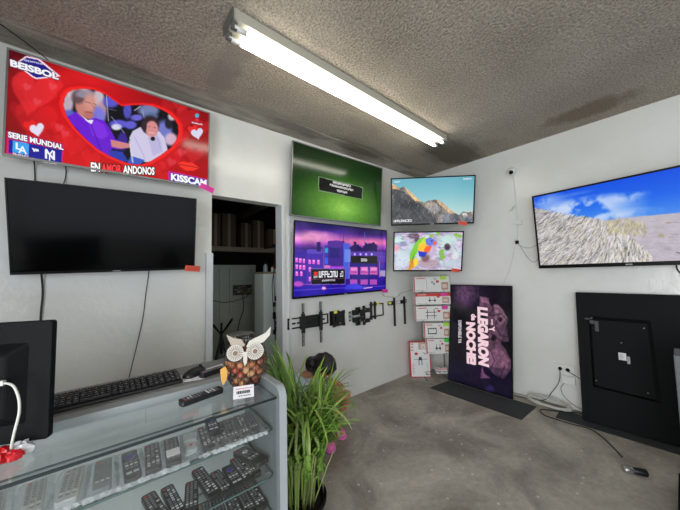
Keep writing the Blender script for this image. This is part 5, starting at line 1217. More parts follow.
for k in range(7): q.box(-.115, -.09+.012*(k % 2), -.002, -.001, h_*(.10+.045*k), h_*(.118+.045*k), (.7, .3, .3, 1)); q.box(.085, .105, -.002, -.001, h_*(.10+.05*k), h_*(.115+.05*k), LG)
q.build('printed_front', M['vcol'], o)

# ------------------------------------------------------------------ mats under the standing televisions
def floormat(label, P, z=.006):
    q = MB(); n = len(P); q.add([(x, y, .0005) for x, y in P]+[(x, y, z) for x, y in P], [tuple(range(n))[::-1], tuple(range(n, 2*n))]+[(i, (i+1) % n, n+(i+1) % n, n+i) for i in range(n)])
    o = q.build('floor_mat', M['mat']); tag(o, label, 'mat', 'rubber mats along the right wall')
floormat('narrow dark grey mat under the television showing the film poster', [(3.155, 2.118), (3.56, 2.075), (3.57, 2.10), (3.57, 1.08), (3.158, 1.09)])
floormat('dark grey mat under the black television leaning back-outwards', [(3.46, .885), (3.68, .895), (3.72, .10), (3.74, -.06), (3.50, -.06), (3.495, .12)])

# ------------------------------------------------------------------ security camera and its leads
t = thing('security_camera', 'small white dome camera high on the right wall with black lens', 'camera', (XW, 1.235, 2.70))
q = MB(); q.lathe([(.035, 0), (.038, .012), (.034, .022)], 20, m=Matrix.Rotation(-PI/2, 3, 'Y')); q.build('base', M['white'], t, smooth=True)
q = MB(); q.ell((-.055, 0, -.015), (.047, .045, .048), n=12); q.build('head', M['white'], t, smooth=True)
q = MB(); d = Vector((-.8, -.1, -.45)).normalized(); c = Vector((-.055, 0, -.015))+d*.036; q.tube([c, c+d*.014], .023, 16); q.build('lens', M['bezel'], t)
t = thing('camera_lead', 'thin white lead with adapters hanging from the dome camera', 'cable')
q = MB(); q.tube([(3.775, 1.235, 2.665), (3.79, 1.232, 2.55), (3.79, 1.228, 2.30), (3.79, 1.222, 2.07), (3.788, 1.225, 1.95), (3.788, 1.235, 1.83)], .0028, 6, smooth=5); q.tube([(3.79, 1.23, 2.25), (3.78, 1.25, 2.23), (3.78, 1.29, 2.20)], .003, 6, smooth=4); q.build('cord', M['cable_w'], t)
q = MB(); q.bar((3.778, 1.245, 2.27), (3.778, 1.30, 2.205), .030, .016); q.build('connector', M['white'], t, bevel=.002)
q = MB(); q.box(3.762, 3.797, 1.170, 1.245, 2.025, 2.075); q.build('junction_box', M['white'], t, bevel=.003)
q = MB(); q.box(3.764, 3.797, 1.222, 1.252, 1.795, 1.835); q.build('socket_adapter', M['blackrough'], t, bevel=.003)
o = MB().tube([(3.77, 1.24, 1.80), (3.77, 1.27, 1.72), (3.79, 1.30, 1.62), (3.79, 1.335, 1.50), (3.79, 1.375, 1.40), (3.785, 1.40, 1.352), (3.78, 1.42, 1.29)], .0025, 6, smooth=6).build('cable', M['cable_w']); tag(o, 'thin pale cable running down from the black adapter behind the poster television', 'cable')
o = MB().tube([(3.765, 1.225, 1.80), (3.76, 1.18, 1.755), (3.765, 1.10, 1.735), (3.77, 1.03, 1.76), (3.76, 1.00, 1.70)], .0022, 6, smooth=6).build('cable', M['cable_g']); tag(o, 'thin cable looping from the black adapter to the dune television', 'cable')
o = MB().tube([(3.765, 1.215, 1.79), (3.775, 1.12, 1.60), (3.775, 1.06, 1.57), (3.77, 1.02, 1.62), (3.765, .99, 1.60)], .0018, 6, smooth=6).build('cable', M['cable_b']); tag(o, 'thin dark wire sticking out at the lower left of the dune television', 'cable')

# ------------------------------------------------------------------ sockets, plugs and floor cables
t = thing('wall_socket', 'white double wall socket low on the right wall between two standing televisions', 'socket', (XW, .862, .405))
q = MB(); q.box(-.012, 0, -.085, .085, -.048, .048); q.build('plate', M['white'], t, bevel=.003)
for y in (.035, -.03):
    q = MB(); q.lathe([(.020, 0), (.020, .002), (.016, .004)], 16, m=Matrix.Rotation(-PI/2, 3, 'Y'), c=(-.012, y, 0)); q.build('socket_well', M['white'], t)
o = thing('wall_socket', 'white socket box mounted just below the double socket on the right wall', 'socket', (XW, .835, .30))
q = MB(); q.box(-.035, 0, -.06, .055, -.040, .040); q.build('box', M['white'], o, bevel=.004)
def lead(label, y, pts, m='cable_b', r=.0035):
    t = thing('power_lead', label, 'cable')
    q = MB(); q.lathe([(.016, 0), (.018, .012), (.012, .030), (.006, .036)], 14, m=Matrix.Rotation(-PI/2, 3, 'Y'), c=(XW-.016, y, .405)); q.build('plug', M['blackrough'], t, smooth=True)
    q = MB(); q.tube([(XW-.05, y, .405)]+pts, r, 7, smooth=6); q.build('cord', M[m], t, smooth=True)
lead('black power lead dropping from the left plug along the wall to the poster television', .897, [(3.735, .89, .38), (3.74, .90, .30), (3.76, .93, .22), (3.77, .99, .12), (3.76, 1.03, .05), (3.72, 1.10, .012), (3.70, 1.20, .010), (3.69, 1.32, .008), (3.70, 1.42, .02)])
lead('black power lead from the right plug towards the leaning television', .832, [(3.73, .81, .40), (3.74, .77, .375), (3.75, .73, .35)])
o = MB().tube([(3.78, .86, .27), (3.77, .90, .20), (3.775, .88, .12), (3.77, .80, .055), (3.77, .72, .03)], .003, 6, smooth=6).build('cable', M['cable_g']); tag(o, 'grey cable curving from the socket box behind the leaning television', 'cable')
q = MB(); rn = random.Random(4)
for k in range(9):
    a0 = rn.uniform(0, 6); rx = .17+.04*rn.random(); ry = .055+.02*rn.random()
    pts = []
    for i in range(17):
        a = a0+2*PI*i/16*(1 if k < 8 else .5); pts.append((3.70+ry*math.cos(a)+.01*rn.uniform(-1, 1)-.004*k, .995+rx*math.sin(a)+.012*rn.uniform(-1, 1), .008+.0045*k+.45*max(0, ry*math.cos(a)+.03)+.004*rn.random()))
    q.tube(pts, .004, 6, smooth=2)
q.tube([(3.70, 1.15, .02), (3.73, 1.20, .012), (3.74, 1.28, .01), (3.70, 1.36, .008)], .004, 6, smooth=4)
o = q.build('cable_coil', M['cable_w'], smooth=True); tag(o, 'loose coil of white cable on the floor under the socket', 'cable')
o = MB().tube([(3.74, .70, .010), (3.68, .82, .010), (3.60, .93, .006), (3.54, 1.02, .006), (3.48, 1.02, .006), (3.42, .96, .006), (3.40, .88, .012), (3.40, .78, .012), (3.42, .62, .013), (3.33, .52, .013), (3.22, .44, .006), (3.15, .40, .006), (3.12, .385, .006)], .005, 8, smooth=6).build('cable', M['cable_b'], smooth=True); tag(o, 'black cable snaking over the floor and mat in front of the leaning television', 'cable')
# lamp-like gadget on the floor
t = thing('small_flashlight', 'short black cylinder with a shiny end lying on the concrete floor', 'flashlight', (2.945, .300, .024), (0, 0, R(-62))); t.scale = (1.15,)*3
m = Matrix.Rotation(PI/2, 3, 'Y')
q = MB(); q.lathe([(.014, -.02), (.018, -.01), (.020, .02), (.021, .05), (.019, .055)], 20, m=m); q.build('barrel', M['blackmetal'], t, smooth=True)
q = MB(); q.lathe([(.0195, -.055), (.0215, -.05), (.0215, -.015), (.018, -.012)], 20, m=m); q.build('head', M['steel'], t, smooth=True)
# wall cables on the left
def wc_(label, pts, m='cable_b', r=.003): 
    o = MB().tube(pts, r, 6, smooth=6).build('cable', M[m], smooth=True); tag(o, label, 'cable'); return o
wc_('thick black cable hanging below the switched-off television, left one', [(-.355, 2.50, 1.60), (-.358, 2.57, 1.52), (-.352, 2.585, 1.40), (-.356, 2.585, 1.25), (-.345, 2.585, 1.1), (-.352, 2.585, .9)], r=.0055)
wc_('thin black cable hanging below the switched-off television, right one', [(.205, 2.50, 1.62), (.205, 2.58, 1.52), (.190, 2.59, 1.36), (.175, 2.59, 1.18), (.135, 2.59, .95), (.095, 2.59, .74), (.06, 2.59, .6)], r=.0028)
wc_('short black cable between the two left televisions, left one', [(-.41, 2.52, 2.27), (-.413, 2.585, 2.22), (-.408, 2.58, 2.12), (-.405, 2.53, 2.05)], r=.0035)
wc_('short black cable between the two left televisions, right one', [(-.27, 2.52, 2.27), (-.268, 2.585, 2.23), (-.272, 2.585, 2.16), (-.285, 2.54, 2.08)], r=.003)
wc_('black wire running from the ceiling to the top left corner of the baseball television', [(-.70, 2.30, 2.975), (-.56, 2.38, 2.972), (-.49, 2.44, 2.965), (-.42, 2.50, 2.95), (-.36, 2.53, 2.92), (-.34, 2.54, 2.87)], r=.0035)
wc_('thin white cable from the city television to the corner rack', [(2.80, 2.56, 1.20), (2.90, 2.59, 1.155), (3.05, 2.592, 1.135), (3.15, 2.592, 1.13), (3.24, 2.592, 1.175), (3.42, 2.59, 1.20), (3.55, 2.56, 1.23)], 'cable_g', .0025)
wc_('black cable hanging from the dune television towards the leaning one', [(3.70, .02, 1.52), (3.77, .025, 1.47), (3.785, -.005, 1.40), (3.785, -.04, 1.32), (3.78, -.10, 1.1)], r=.005)

# ------------------------------------------------------------------ storeroom seen through the doorway
t = thing('metal_panel_door', 'grey-green pressed metal panel with ribs standing in the dark storeroom', 'panel', (1.32, 4.25, 0))
q = MB(); q.box(-.42, .42, 0, .05, .02, 1.645); q.build('sheet', M['press'], t, bevel=.006)
q = MB()
for x in (-.24, -.12, .02, .36): q.box(x-.012, x+.012, -.018, 0, .05, 1.60)
for z in (.45, .78, 1.10, 1.42): q.box(-.12, .36, -.014, 0, z-.012, z+.012)
for x0, x1, z0, z1 in ((.05, .33, 1.14, 1.38), (.05, .33, .82, 1.05), (-.09, .0, .5, .74)): q.box(x0, x1, -.010, 0, z0, z0+.012); q.box(x0, x1, -.010, 0, z1-.012, z1); q.box(x0, x0+.012, -.010, 0, z0, z1); q.box(x1-.012, x1, -.010, 0, z0, z1)
q.build('ribs', M['press'], t, bevel=.003)
q = MB(); rn = random.Random(9)
q.box(.06, .34, -.035, -.012, 1.19, 1.34, (.10, .08, .06, 1))
for i in range(26): x = rn.uniform(.06, .32); z = rn.uniform(1.2, 1.32); q.box(x, x+rn.uniform(.01, .05), -.05, -.035, z, z+rn.uniform(.005, .03), rn.choice([(.3, .22, .12, 1), (.05, .05, .05, 1), (.5, .5, .45, 1), (.4, .3, .1, 1)]))
q.build('latch_mechanism', M['vplastic'], t)
q = MB()
for i in range(14): x = (-.3, -.18)[i % 2]; z = .2+.1*i; q.lathe([(.008, 0), (.008, .006)], 8, m=Matrix.Rotation(PI/2, 3, 'X'), c=(x, 0, z), col=(.55, .55, .5, 1))
q.build('bolts', M['vplastic'], t)
q = MB(); q.tube([(-.40, -.03, 1.22), (-.2, -.05, 1.13), (.0, -.05, 1.10), (.2, -.05, 1.14), (.3, -.04, 1.2)], .005, 6, (.03, .03, .03, 1), smooth=6); q.tube([(.19, -.05, 1.2), (.20, -.06, .98), (.14, -.06, .8), (.10, -.06, .60)], .006, 6, (.03, .03, .03, 1), smooth=6); q.build('wires', M['vplastic'], t)
t = thing('tall_cabinet', 'pale green-white tall metal cabinet in the storeroom doorway on the right', 'cabinet', (1.685, 3.30, 0))
q = MB(); q.box(-.235, .235, 0, .30, .04, 1.50); q.build('body', M['cabinet'], t, bevel=.01)
q = MB(); q.box(-.24, .24, -.01, .31, 1.50, 1.525, WHITE); q.build('top_board', M['beam'], t, bevel=.004)
for x in (-.2, .2):
    for y in (.04, .26):
        q = MB().box(x-.02, x+.02, y-.02, y+.02, 0, .04); q.build('foot', M['blackmetal'], t)
t = thing('spray_bottle', 'small clear bottle with dark cap standing on the pale cabinet', 'bottle', (1.53, 3.42, 1.525))
q = MB(); q.lathe([(.026, 0), (.028, .01), (.028, .07), (.020, .09), (.010, .10)], 16, col=(.35, .40, .42, 1)); q.build('body', M['vplastic'], t, smooth=True)
q = MB(); q.lathe([(.012, .10), (.013, .125), (.008, .13)], 12, col=BK); q.build('cap', M['vplastic'], t, smooth=True)
t = thing('paint_tin', 'small white and red tin standing on the pale cabinet beside the bottle', 'tin', (1.64, 3.40, 1.525))
q = MB(); q.lathe([(.04, 0), (.04, .055)], 18, col=(.6, .6, .58, 1)); q.build('body', M['vplastic'], t)
q = MB(); q.lathe([(.042, .055), (.042, .07)], 18, col=(.5, .03, .03, 1)); q.build('lid', M['vplastic'], t)
o = MB().box(.32, 2.70, 4.05, 4.13, 1.83, 1.90).build('timber_shelf', M['beam'], bevel=.003); 
q = MB()
t = thing('storage_shelf', 'raw timber shelf edge across the dark storeroom under brown boxes', 'shelf', (0, 0, 0))
o.name = 'front_beam'; o.parent = t
q.box(.32, 2.70, 4.13, 4.95, 1.87, 1.895); q.build('board', M['beam'], t)
for x in (.36, 2.66):
    q = MB().box(x-.03, x+.03, 4.80, 4.88, 0, 1.87); q.build('post', M['beam'], t)
for i, (x, w_, h_) in enumerate(((1.13, .14, .50), (1.32, .20, .52), (1.58, .16, .40), (1.78, .18, .46), (2.05, .2, .34))):
    lab = ['tall narrow brown box, leftmost on the storeroom shelf', 'widest tall brown box near the left of the storeroom shelf', 'lower brown box left of centre on the storeroom shelf', 'brown box right of centre on the storeroom shelf', 'lowest dark box at the right of the storeroom shelf'][i]
    t = thing('storage_box', lab, 'box', (x, 4.35, 1.895), group='boxes on the storeroom shelf')
    q = MB(); q.box(-w_/2, w_/2, -.12, .15, 0, h_); q.build('carton', M['brown_box'], t, bevel=.006)
    q = MB(); q.box(-.02, .02, -.1215, -.12, 0, h_); q.build('tape', M['beam'], t)
t = thing('pendant_socket', 'bare bulb holder hanging from the storeroom ceiling', 'lamp', (1.36, 3.45, 2.72))
q = MB(); q.tube([(0, 0, 0), (0.01, 0, -.14)], .004, 6, (.03, .03, .03, 1)); q.tube([(0, 0, -.02), (-.2, .02, -.06), (-.5, .05, -.02)], .004, 6, (.03, .03, .03, 1), smooth=5); q.build('wire', M['vplastic'], t)
q = MB(); q.lathe([(.012, 0), (.03, -.015), (.035, -.05), (.02, -.07)], 14, c=(.01, 0, -.14), col=(.35, .32, .26, 1)); q.build('holder', M['vplastic'], t, smooth=True)
q = MB(); q.ell((.01, 0, -.245), (.028, .028, .036), (.55, .5, .4, 1), n=8); q.build('bulb', M['vplastic'], t, smooth=True)
t = thing('hanging_cables', 'tangle of black cables hanging beside the pale storeroom cabinet', 'cables', (1.40, 2.95, 0))
rn = random.Random(8)
for k in range(6):
    x = .02+.02*k; pts = [(x+.02*rn.uniform(-1, 1), .02*rn.uniform(-1, 1), z) for z in (1.82, 1.6, 1.4, 1.2, 1.0, .85-.1*rn.random(), .70)]
    q = MB(); q.tube(pts, .004, 6, smooth=5); 
    for j in range(4):
        z = rn.uniform(.8, 1.6); q.box(x-.012, x+.012, -.02, .01, z, z+.05)
    q.build('cable', M['cable_b'], t)
q = MB().box(.0, .16, -.005, .005, 1.80, 1.84); q.build('hook_strip', M['blackmetal'], t)
q = MB().box(.06, .075, .005, .35, 1.81, 1.83); q.box(.06, .075, .0, .006, 0, 1.82); q.build('hook_post', M['blackmetal'], t)
t = thing('plastic_stool', 'round grey slotted plastic stool top behind the owl in the storeroom', 'stool', (1.20, 3.40, 0))
q = MB(); q.lathe([(.15, .70), (.165, .74), (.16, .78), (.13, .795), (.0001, .80)], 28); q.build('seat', M['white'], t, smooth=True)
q = MB()
for k in range(9): q.box(-.09+.022*k, -.082+.022*k, -.165, -.10, .752, .792)
q.build('slots', M['blackrough'], t)
for a in range(4):
    q = MB(); c_, s_ = math.cos(a*PI/2+.7), math.sin(a*PI/2+.7); q.bar((.12*c_, .12*s_, .72), (.17*c_, .17*s_, 0), .05, .02); q.build('leg', M['white'], t)
t = thing('folding_tripod', 'black tripod with splayed legs standing in the left of the storeroom doorway', 'tripod', (1.02, 3.55, 0))
q = MB(); q.tube([(0, 0, .55), (0, 0, .92)], .014, 8); q.build('pole', M['blackmetal'], t)
for a in (.4, 2.3, 3.6, 5.3):
    q = MB(); q.bar((0, 0, .78), (.16*math.cos(a), .13*math.sin(a), .95), .02, .012); q.bar((0, 0, .78), (.2*math.cos(a), .2*math.sin(a), .0), .022, .012); q.build('leg', M['blackmetal'], t)

# ------------------------------------------------------------------ potted palm
PX, PY = .83, 1.425
t = thing('potted_palm', 'large grassy-leaved green palm in a black pot at the end of the counter', 'potted plant', (PX, PY, 0))
q = MB(); q.lathe([(.105, 0), (.112, .01), (.142, .235), (.152, .238), (.154, .262), (.144, .264), (.138, .235), (.12, .225)], 32); q.build('pot', M['bezel'], t, smooth=True)
q = MB(); q.lathe([(.137, .222), (.08, .232), (.0001, .236)], 24); q.build('soil', M['soil'], t)
rn = random.Random(21)
stems = MB(); leaves = MB()
def blade(p, az, el, ln, wd, droop, col, seg=8, curl=0):
    d = Vector((math.cos(az)*math.cos(el), math.sin(az)*math.cos(el), math.sin(el))); pos = Vector(p)
    side = Vector((-math.sin(az), math.cos(az), 0)); vs = []; step = ln/seg
    for i in range(seg+1):
        u = i/seg; w_ = wd*(min(1, u*5+.35))*(1-u**3)**.8+.0003
        nrm = side.cross(d).normalized(); vs += [pos-side*w_/2+nrm*w_*.16, pos, pos+side*w_/2+nrm*w_*.16]
        d = (d+Vector((0, 0, -droop*(.4+u)))*step*3.2).normalized(); side = (side+Vector((rn.uniform(-1, 1), rn.uniform(-1, 1), 0))*.05+Vector((math.cos(az), math.sin(az), 0))*curl).normalized()
        pos = pos+d*step
        if pos.x+PX < .575: pos.x = .575-PX
        if pos.z < .02: pos.z = .02
        lim = float(np.interp(pos.z, [.2, .45, .58, .70, .85], [.14, .13, .17, .40, .62])); hr = math.hypot(pos.x, pos.y)
        if hr > lim and pos.z > .2: pos.x *= lim/hr; pos.y *= lim/hr
        if pos.z < .27: pos.z = .27+.01*rn.random()
    fs = []
    for i in range(seg): fs += [(3*i, 3*i+1, 3*i+4, 3*i+3), (3*i+1, 3*i+2, 3*i+5, 3*i+4)]
    cs = []
    for i in range(seg+1):
        u = i/seg; k = 1+.25*u; cs += [(col[0]*k, col[1]*k, col[2], 1), (col[0]*k*1.15, col[1]*k*1.1, col[2], 1), (col[0]*k, col[1]*k, col[2], 1)]
    leaves.add(vs, fs, cs)
greens = [(.12, .25, .03), (.17, .33, .045), (.24, .42, .075), (.07, .17, .025), (.30, .48, .12), (.15, .30, .05)]
for s_ in range(58):
    a = rn.uniform(0, 2*PI); r0 = .09*math.sqrt(rn.random()); lean = rn.uniform(.01, .12); hgt = rn.uniform(.46, .84)
    b = Vector((r0*math.cos(a), r0*math.sin(a), .225)); tp = Vector(((r0+lean)*math.cos(a)+.02, (r0+lean)*math.sin(a)+.02, hgt))
    if tp.x+PX < .60: tp.x = .60-PX
    mid = (b+tp)/2+Vector((rn.uniform(-.02, .02), rn.uniform(-.02, .02), .03))
    gcol = rn.choice([(.30, .36, .10, 1), (.38, .42, .16, 1), (.22, .30, .07, 1), (.42, .40, .18, 1)])
    stems.tube([b, mid, tp], [.0048, .0038, .002], 5, gcol, smooth=4)
    n = rn.randint(11, 15)
    for k in range(n):
        f = rn.uniform(.45, 1.0); p = b.lerp(tp, f) if f > .5 else mid
        az = a+rn.gauss(0, 1.1); el = rn.uniform(.5, 1.35); c = rn.choice(greens)
        blade(p, az, el, rn.uniform(.16, .30), rn.uniform(.012, .020), rn.uniform(.5, 1.9), c, curl=rn.uniform(-.1, .1))
for k in range(110):   # old hanging blades around the stems
    a = rn.uniform(0, 2*PI); r0 = rn.uniform(.06, .15); z = rn.uniform(.50, .82)
    blade((r0*math.cos(a)+.01, r0*math.sin(a), z), a+rn.gauss(0, .4), rn.uniform(-.2, .6), rn.uniform(.28, .48), rn.uniform(.010, .018), rn.uniform(2.6, 4.4), rn.choice([(.15, .26, .05), (.24, .34, .10), (.09, .18, .03), (.30, .36, .16), (.20, .30, .06)]))
for k in range(34):   # blades leaning back along the counter end
    blade((rn.uniform(-.06, .02), rn.uniform(.02, .10), rn.uniform(.60, .80)), rn.uniform(1.3, 2.2), rn.uniform(.7, 1.3), rn.uniform(.28, .46), rn.uniform(.012, .018), rn.uniform(.5, 1.3), rn.choice(greens))
for az, el, ln, dr, z in ((.15, .8, .46, 1.0, .60), (.45, .7, .44, 1.0, .60), (-.25, .8, .42, 1.3, .58), (.8, .7, .44, .9, .6), (.3, .5, .40, 1.0, .55), (1.2, 1.0, .4, .7, .66), (.6, 1.1, .42, 1.1, .6)):
    blade((.08*math.cos(az), .08*math.sin(az), z), az, el, ln, .016, dr, rn.choice(greens))
stems.build('stems', M['leaf'], t, smooth=True); leaves.build('leaves', M['leaf'], t, smooth=True)

# ------------------------------------------------------------------ crouching person
def skinned(name, J, E_, m, parent=None, root=0, sub=2):
    """J: list of (x, y, z, rx, ry); E_: index pairs"""
    me = bpy.data.meshes.new(name); me.from_pydata([j[:3] for j in J], E_, []); me.update()
    o = bpy.data.objects.new(name, me); C.objects.link(o)
    md = o.modifiers.new('skin', 'SKIN'); md.use_smooth_shade = True
    if not me.skin_vertices:
        bm = bmesh.new(); bm.from_mesh(me); bm.verts.layers.skin.verify(); bm.to_mesh(me); bm.free()
    for i, j in enumerate(J):
        sv = me.skin_vertices[0].data[i]; sv.radius = (j[3], j[4] if len(j) > 4 else j[3]); sv.use_root = (i == root)
    sb = o.modifiers.new('sub', 'SUBSURF'); sb.levels = sub; sb.render_levels = sub
    dg = bpy.context.evaluated_depsgraph_get(); dg.update(); ev = bpy.data.meshes.new_from_object(o.evaluated_get(dg))
    bpy.data.objects.remove(o); bpy.data.meshes.remove(me)
    ev.materials.clear(); ev.materials.append(m); ev.name = name
    ev.polygons.foreach_set('use_smooth', [True]*len(ev.polygons))
    o = bpy.data.objects.new(name, ev); C.objects.link(o)
    if parent is not None: o.parent = parent
    return o
# joints of the squatting figure (metres, world)
pel = (1.385, 2.375, .265); sp1 = (1.385, 2.335, .40); sp2 = (1.395, 2.24, .525); nk = (1.415, 2.135, .615); hd0 = (1.425, 2.085, .655)
shL = (1.545, 2.185, .545); shR = (1.265, 2.185, .555)
knL = (1.725, 2.035, .365); knR = (1.50, 1.925, .385); anL = (1.665, 2.165, .085); anR = (1.475, 2.085, .085)
elL = (1.665, 2.055, .425); wrL = (1.545, 1.985, .51); elR = (1.36, 1.97, .425); wrR = (1.455, 1.955, .47)
J = [(*pel, .115, .105), (*sp1, .095, .12), (*sp2, .10, .13), (*nk, .042, .042), (*hd0, .045, .045),
     (1.46, 2.365, .25, .085, .085), (*knL, .056, .056), (1.70, 2.10, .22, .048, .045), (*anL, .032, .032), (1.64, 2.085, .045, .030, .024), (1.625, 2.01, .035, .022, .018),
     (1.33, 2.355, .25, .085, .085), (*knR, .056, .056), (1.485, 2.02, .235, .048, .045), (*anR, .032, .032), (1.46, 2.005, .045, .030, .024), (1.45, 1.935, .035, .022, .018),
     (*shL, .052, .052), (*elL, .034, .034), (*wrL, .024, .024), (*shR, .052, .052), (*elR, .034, .034), (*wrR, .024, .024)]
E_ = [(0, 1), (1, 2), (2, 3), (3, 4), (0, 5), (5, 6), (6, 7), (7, 8), (8, 9), (9, 10), (0, 11), (11, 12), (12, 13), (13, 14), (14, 15), (15, 16), (2, 17), (17, 18), (18, 19), (2, 20), (20, 21), (21, 22)]
body = skinned('person', J, E_, M['skin'])
tag(body, 'person crouching behind the palm with head bowed, dark hair, pink clogs', 'person')
# head, face and hands join the body mesh
bm = bmesh.new(); bm.from_mesh(body.data)
def addmesh(mb):
    me = bpy.data.meshes.new('tmp'); me.from_pydata(mb.v, [], mb.f); bm.from_mesh(me); bpy.data.meshes.remove(me)
HC = Vector((1.452, 2.035, .665)); HR = Matrix.Rotation(R(14), 3, 'Z') @ Matrix.Rotation(R(52), 3, 'X')   # face looks down and forward (-y)
def hp(x, y, z): return HC+HR @ Vector((x, y, z))
q = MB(); n = 20; vs = []
for i in range(n+1):
    v = PI*i/n; cz = -math.cos(v); rr_ = math.sin(v)
    for k in range(28):
        a = 2*PI*k/28; x = .074*rr_*math.cos(a); y = .092*rr_*math.sin(a); z = .112*cz
        if z < 0: x *= 1-.32*(-cz)**1.5; y = y*(1-.22*(-cz)) - .012*(-cz)
        if y < -.06 and -.05 < z < .03: y += .006*math.cos(z*30)
        vs.append(hp(x, y, z))
q.add(vs, [(i*28+k, i*28+(k+1) % 28, (i+1)*28+(k+1) % 28, (i+1)*28+k) for i in range(n) for k in range(28)]); addmesh(q)
q = MB(); q.tube([hp(0, -.088, .012), hp(0, -.102, -.012), hp(0, -.108, -.026), hp(0, -.092, -.034)], [.006, .009, .013, .008], 10); addmesh(q)
for s_ in (-1, 1):
    q = MB(); q.ell(hp(s_*.076, .005, -.005), (.010, .020, .030), n=8, rot=HR); addmesh(q)
def hand(w, fdir, palm, curl, sgn):
    """w wrist, fdir finger direction, palm normal; five separate bent fingers"""
    w = Vector(w); f = Vector(fdir).normalized(); pn = Vector(palm).normalized(); s = f.cross(pn).normalized()*sgn
    q = MB(); q.tube([w-f*.01, w+f*.02, w+f*.055, w+f*.078], [.022, .030, .034, .026], 10); addmesh(q)
    for i, ln in enumerate((.062, .070, .066, .052)):
        o_ = w+f*.068+s*(.027-.018*i); d = f.copy(); pts = [o_-f*.012]; 
        for j in range(4): pts.append(pts[-1]+d*ln/3); d = (d+pn*curl).normalized()
        q = MB(); q.tube(pts, [.0095, .009, .008, .0075, .006], 8, smooth=2); addmesh(q)
    pts = [w+f*.015+s*.018, w+f*.035+s*.040, w+f*.058+s*.048+pn*.008, w+f*.074+s*.042+pn*.018]; q = MB(); q.tube(pts, [.013, .011, .010, .007], 8, smooth=2); addmesh(q)
hand(wrL, (-.55, -.25, .45), (-.5, .3, -.5), .35, 1); hand(wrR, (.55, -.2, .40), (.3, .3, -.6), .40, -1)
bmesh.ops.recalc_face_normals(bm, faces=bm.faces); bm.to_mesh(body.data); bm.free()
body.data.polygons.foreach_set('use_smooth', [True]*len(body.data.polygons))
for s_ in (-1, 1):
    q = MB(); q.ell(hp(s_*.030, -.080, .012), (.012, .006, .006), (.8, .8, .8, 1), n=6, rot=HR); q.ell(hp(s_*.030, -.0855, .012), (.005, .003, .005), (.02, .01, .01, 1), n=6, rot=HR); q.build('eye', M['vplastic'], body, smooth=True)
q = MB(); q.tube([hp(-.022, -.086, -.058), hp(0, -.092, -.060), hp(.022, -.086, -.058)], [.003, .006, .003], 8, (.35, .10, .09, 1), smooth=3); q.build('mouth', M['vplastic'], body, smooth=True)
# hair: thick swept-back cap with a loose bun
q = MB(); n = 18; vs = []; rnh = random.Random(2)
for i in range(n+1):
    v = PI*.78*i/n; cz = math.cos(v); rr_ = math.sin(v)
    for k in range(40):
        a = 2*PI*k/40; wv = 1+.045*math.sin(a*9+i*.5)+.03*math.sin(a*17-i)+.02*rnh.uniform(-1, 1)
        x = .098*rr_*math.cos(a)*wv; y = .112*rr_*math.sin(a)*wv+.014; z = .128*cz
        if math.sin(a) < -.35 and z < .055: y = max(y, -.070); x *= .82; z = max(z, .045)
        vs.append(hp(x, y, z))
q.add(vs, [(i*40+k, i*40+(k+1) % 40, (i+1)*40+(k+1) % 40, (i+1)*40+k) for i in range(n) for k in range(40)])
h_ = q.build('hair', M['hair'], body, smooth=True); so = h_.modifiers.new('s', 'SOLIDIFY'); so.thickness = .008
q = MB()
for k in range(7):
    a0 = k*.9; q.tube([Vector((1.378, 2.115, .695))+Vector((.040*math.cos(a0+j*.7), .038*math.sin(a0+j*.7), .036*math.sin(j*.8+k))) for j in range(7)], .020, 8, smooth=3)
q.ell((1.378, 2.115, .695), (.062, .062, .055), n=8); q.build('hair_bun', M['hair'], body, smooth=True)
# clothes
Js = [(pel[0], pel[1]+.0, pel[2]+.02, .125, .115), (sp1[0], sp1[1], sp1[2], .112, .135), (sp2[0], sp2[1], sp2[2], .115, .142), (nk[0], nk[1]+.03, nk[2]-.02, .062, .062),
      (*shL, .064, .064), (1.615, 2.11, .475, .055, .055), (*shR, .064, .064), (1.315, 2.07, .485, .055, .055)]
skinned('shirt', Js, [(0, 1), (1, 2), (2, 3), (2, 4), (4, 5), (2, 6), (6, 7)], M['shirt'], body)
Jp = [(pel[0], pel[1], pel[2], .127, .117), (1.465, 2.365, .25, .096, .096), (1.60, 2.19, .31, .078, .078), (1.325, 2.355, .25, .096, .096), (1.42, 2.13, .32, .078, .078)]
skinned('shorts', Jp, [(0, 1), (1, 2), (0, 3), (3, 4)], M['shorts'], body)
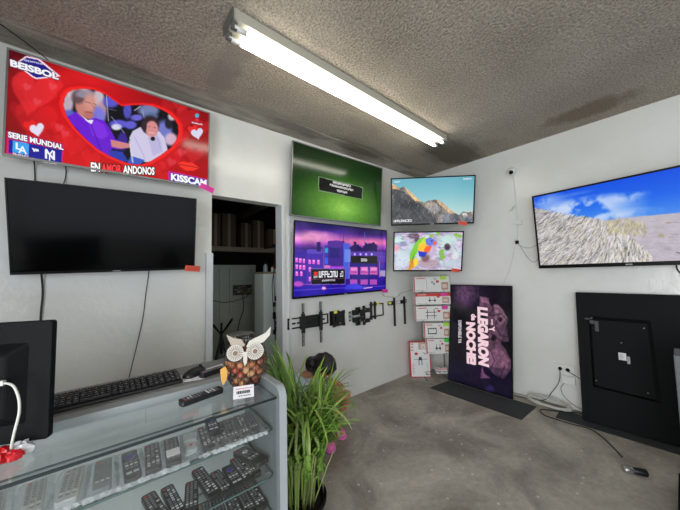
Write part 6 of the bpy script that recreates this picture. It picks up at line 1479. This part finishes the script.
# low stool carries the seat
st_ = thing('low_stool', 'low dark stool hidden behind the palm under the crouching person', 'stool', (1.385, 2.39, 0))
q = MB(); q.lathe([(.12, .115), (.125, .125), (.12, .138), (.0001, .14)], 24); q.build('seat', M['black'], st_, smooth=True)
for k in range(4):
    a = PI/4+k*PI/2; q = MB().bar((.08*math.cos(a), .08*math.sin(a), .118), (.10*math.cos(a), .10*math.sin(a), 0), .022, .022); q.build('leg', M['black'], st_)
def clog(an, toe, name='clog'):
    an = Vector(an); toe = Vector(toe); d = (toe-an); d.z = 0; L_ = .235; d.normalize(); s = Vector((-d.y, d.x, 0)); heel = Vector((an.x, an.y, 0))-d*.065
    q = MB(); n = 16; vs = []
    def wdt(u): return float(np.interp(u, [0, .1, .35, .6, .8, .93, 1], [.022, .033, .036, .045, .046, .034, .008]))
    for i in range(n+1):
        u = i/n; w_ = wdt(u)+.003
        for z in (.0, .022): vs += [heel+d*L_*u-s*w_+Vector((0, 0, z)), heel+d*L_*u+s*w_+Vector((0, 0, z))]
    fs = []
    for i in range(n):
        a = 4*i; b = a+4; fs += [(a, a+1, b+1, b), (a+2, b+2, b+3, a+3), (a, b, b+2, a+2), (a+1, a+3, b+3, b+1)]
    fs += [(0, 2, 3, 1), (4*n, 4*n+1, 4*n+3, 4*n+2)]
    q.add(vs, fs); sole = q.build('clog', M['pink'], body, bevel=.004)
    q = MB(); vs = []; m_ = 12
    for i in range(m_+1):
        u = .40+.60*i/m_; w_ = wdt(u); hh = float(np.interp(u, [.40, .6, .85, 1], [.062, .055, .040, .012]))
        for k in range(11):
            a = PI*k/10; vs.append(heel+d*L_*u+s*(w_*math.cos(a))+Vector((0, 0, .020+hh*math.sin(a)**.8)))
    q.add(vs, [(i*11+k, i*11+k+1, (i+1)*11+k+1, (i+1)*11+k) for i in range(m_) for k in range(10)])
    up = q.build('upper', M['pink'], sole, smooth=True); so = up.modifiers.new('s', 'SOLIDIFY'); so.thickness = .004
    q = MB(); dkc = (.03, .02, .03, 1)
    for u in (.55, .66, .77):
        for w_ in (-.020, 0, .020): 
            c = heel+d*L_*u+s*w_; hz = .020+float(np.interp(u, [.40, .6, .85, 1], [.062, .055, .040, .012]))*(1-(abs(w_)/.045)**2)**.5; q.ell((c.x, c.y, hz+.002), (.004, .004, .002), dkc, n=4)
    q.build('vent_holes', M['vplastic'], sole)
    q = MB(); q.tube([heel+d*L_*.44+s*.040+Vector((0, 0, .045)), heel+d*L_*.46+s*.025+Vector((0, 0, .078)), heel+d*L_*.46-s*.025+Vector((0, 0, .078)), heel+d*L_*.44-s*.040+Vector((0, 0, .045))], .006, 6, dkc, smooth=3); q.build('strap', M['vplastic'], sole)
clog(anL, (1.615, 1.95, 0)); clog(anR, (1.44, 1.90, 0))
for an, b, nm in ((anL, (1.675, 2.145, .135), 0), (anR, (1.478, 2.068, .135), 1)):
    skinned('sock', [(an[0], an[1], .055, .037, .036), (an[0], an[1], .085, .037, .037), (b[0], b[1], b[2]-.02, .037, .037)], [(0, 1), (1, 2)], M['sock'], body, sub=1)
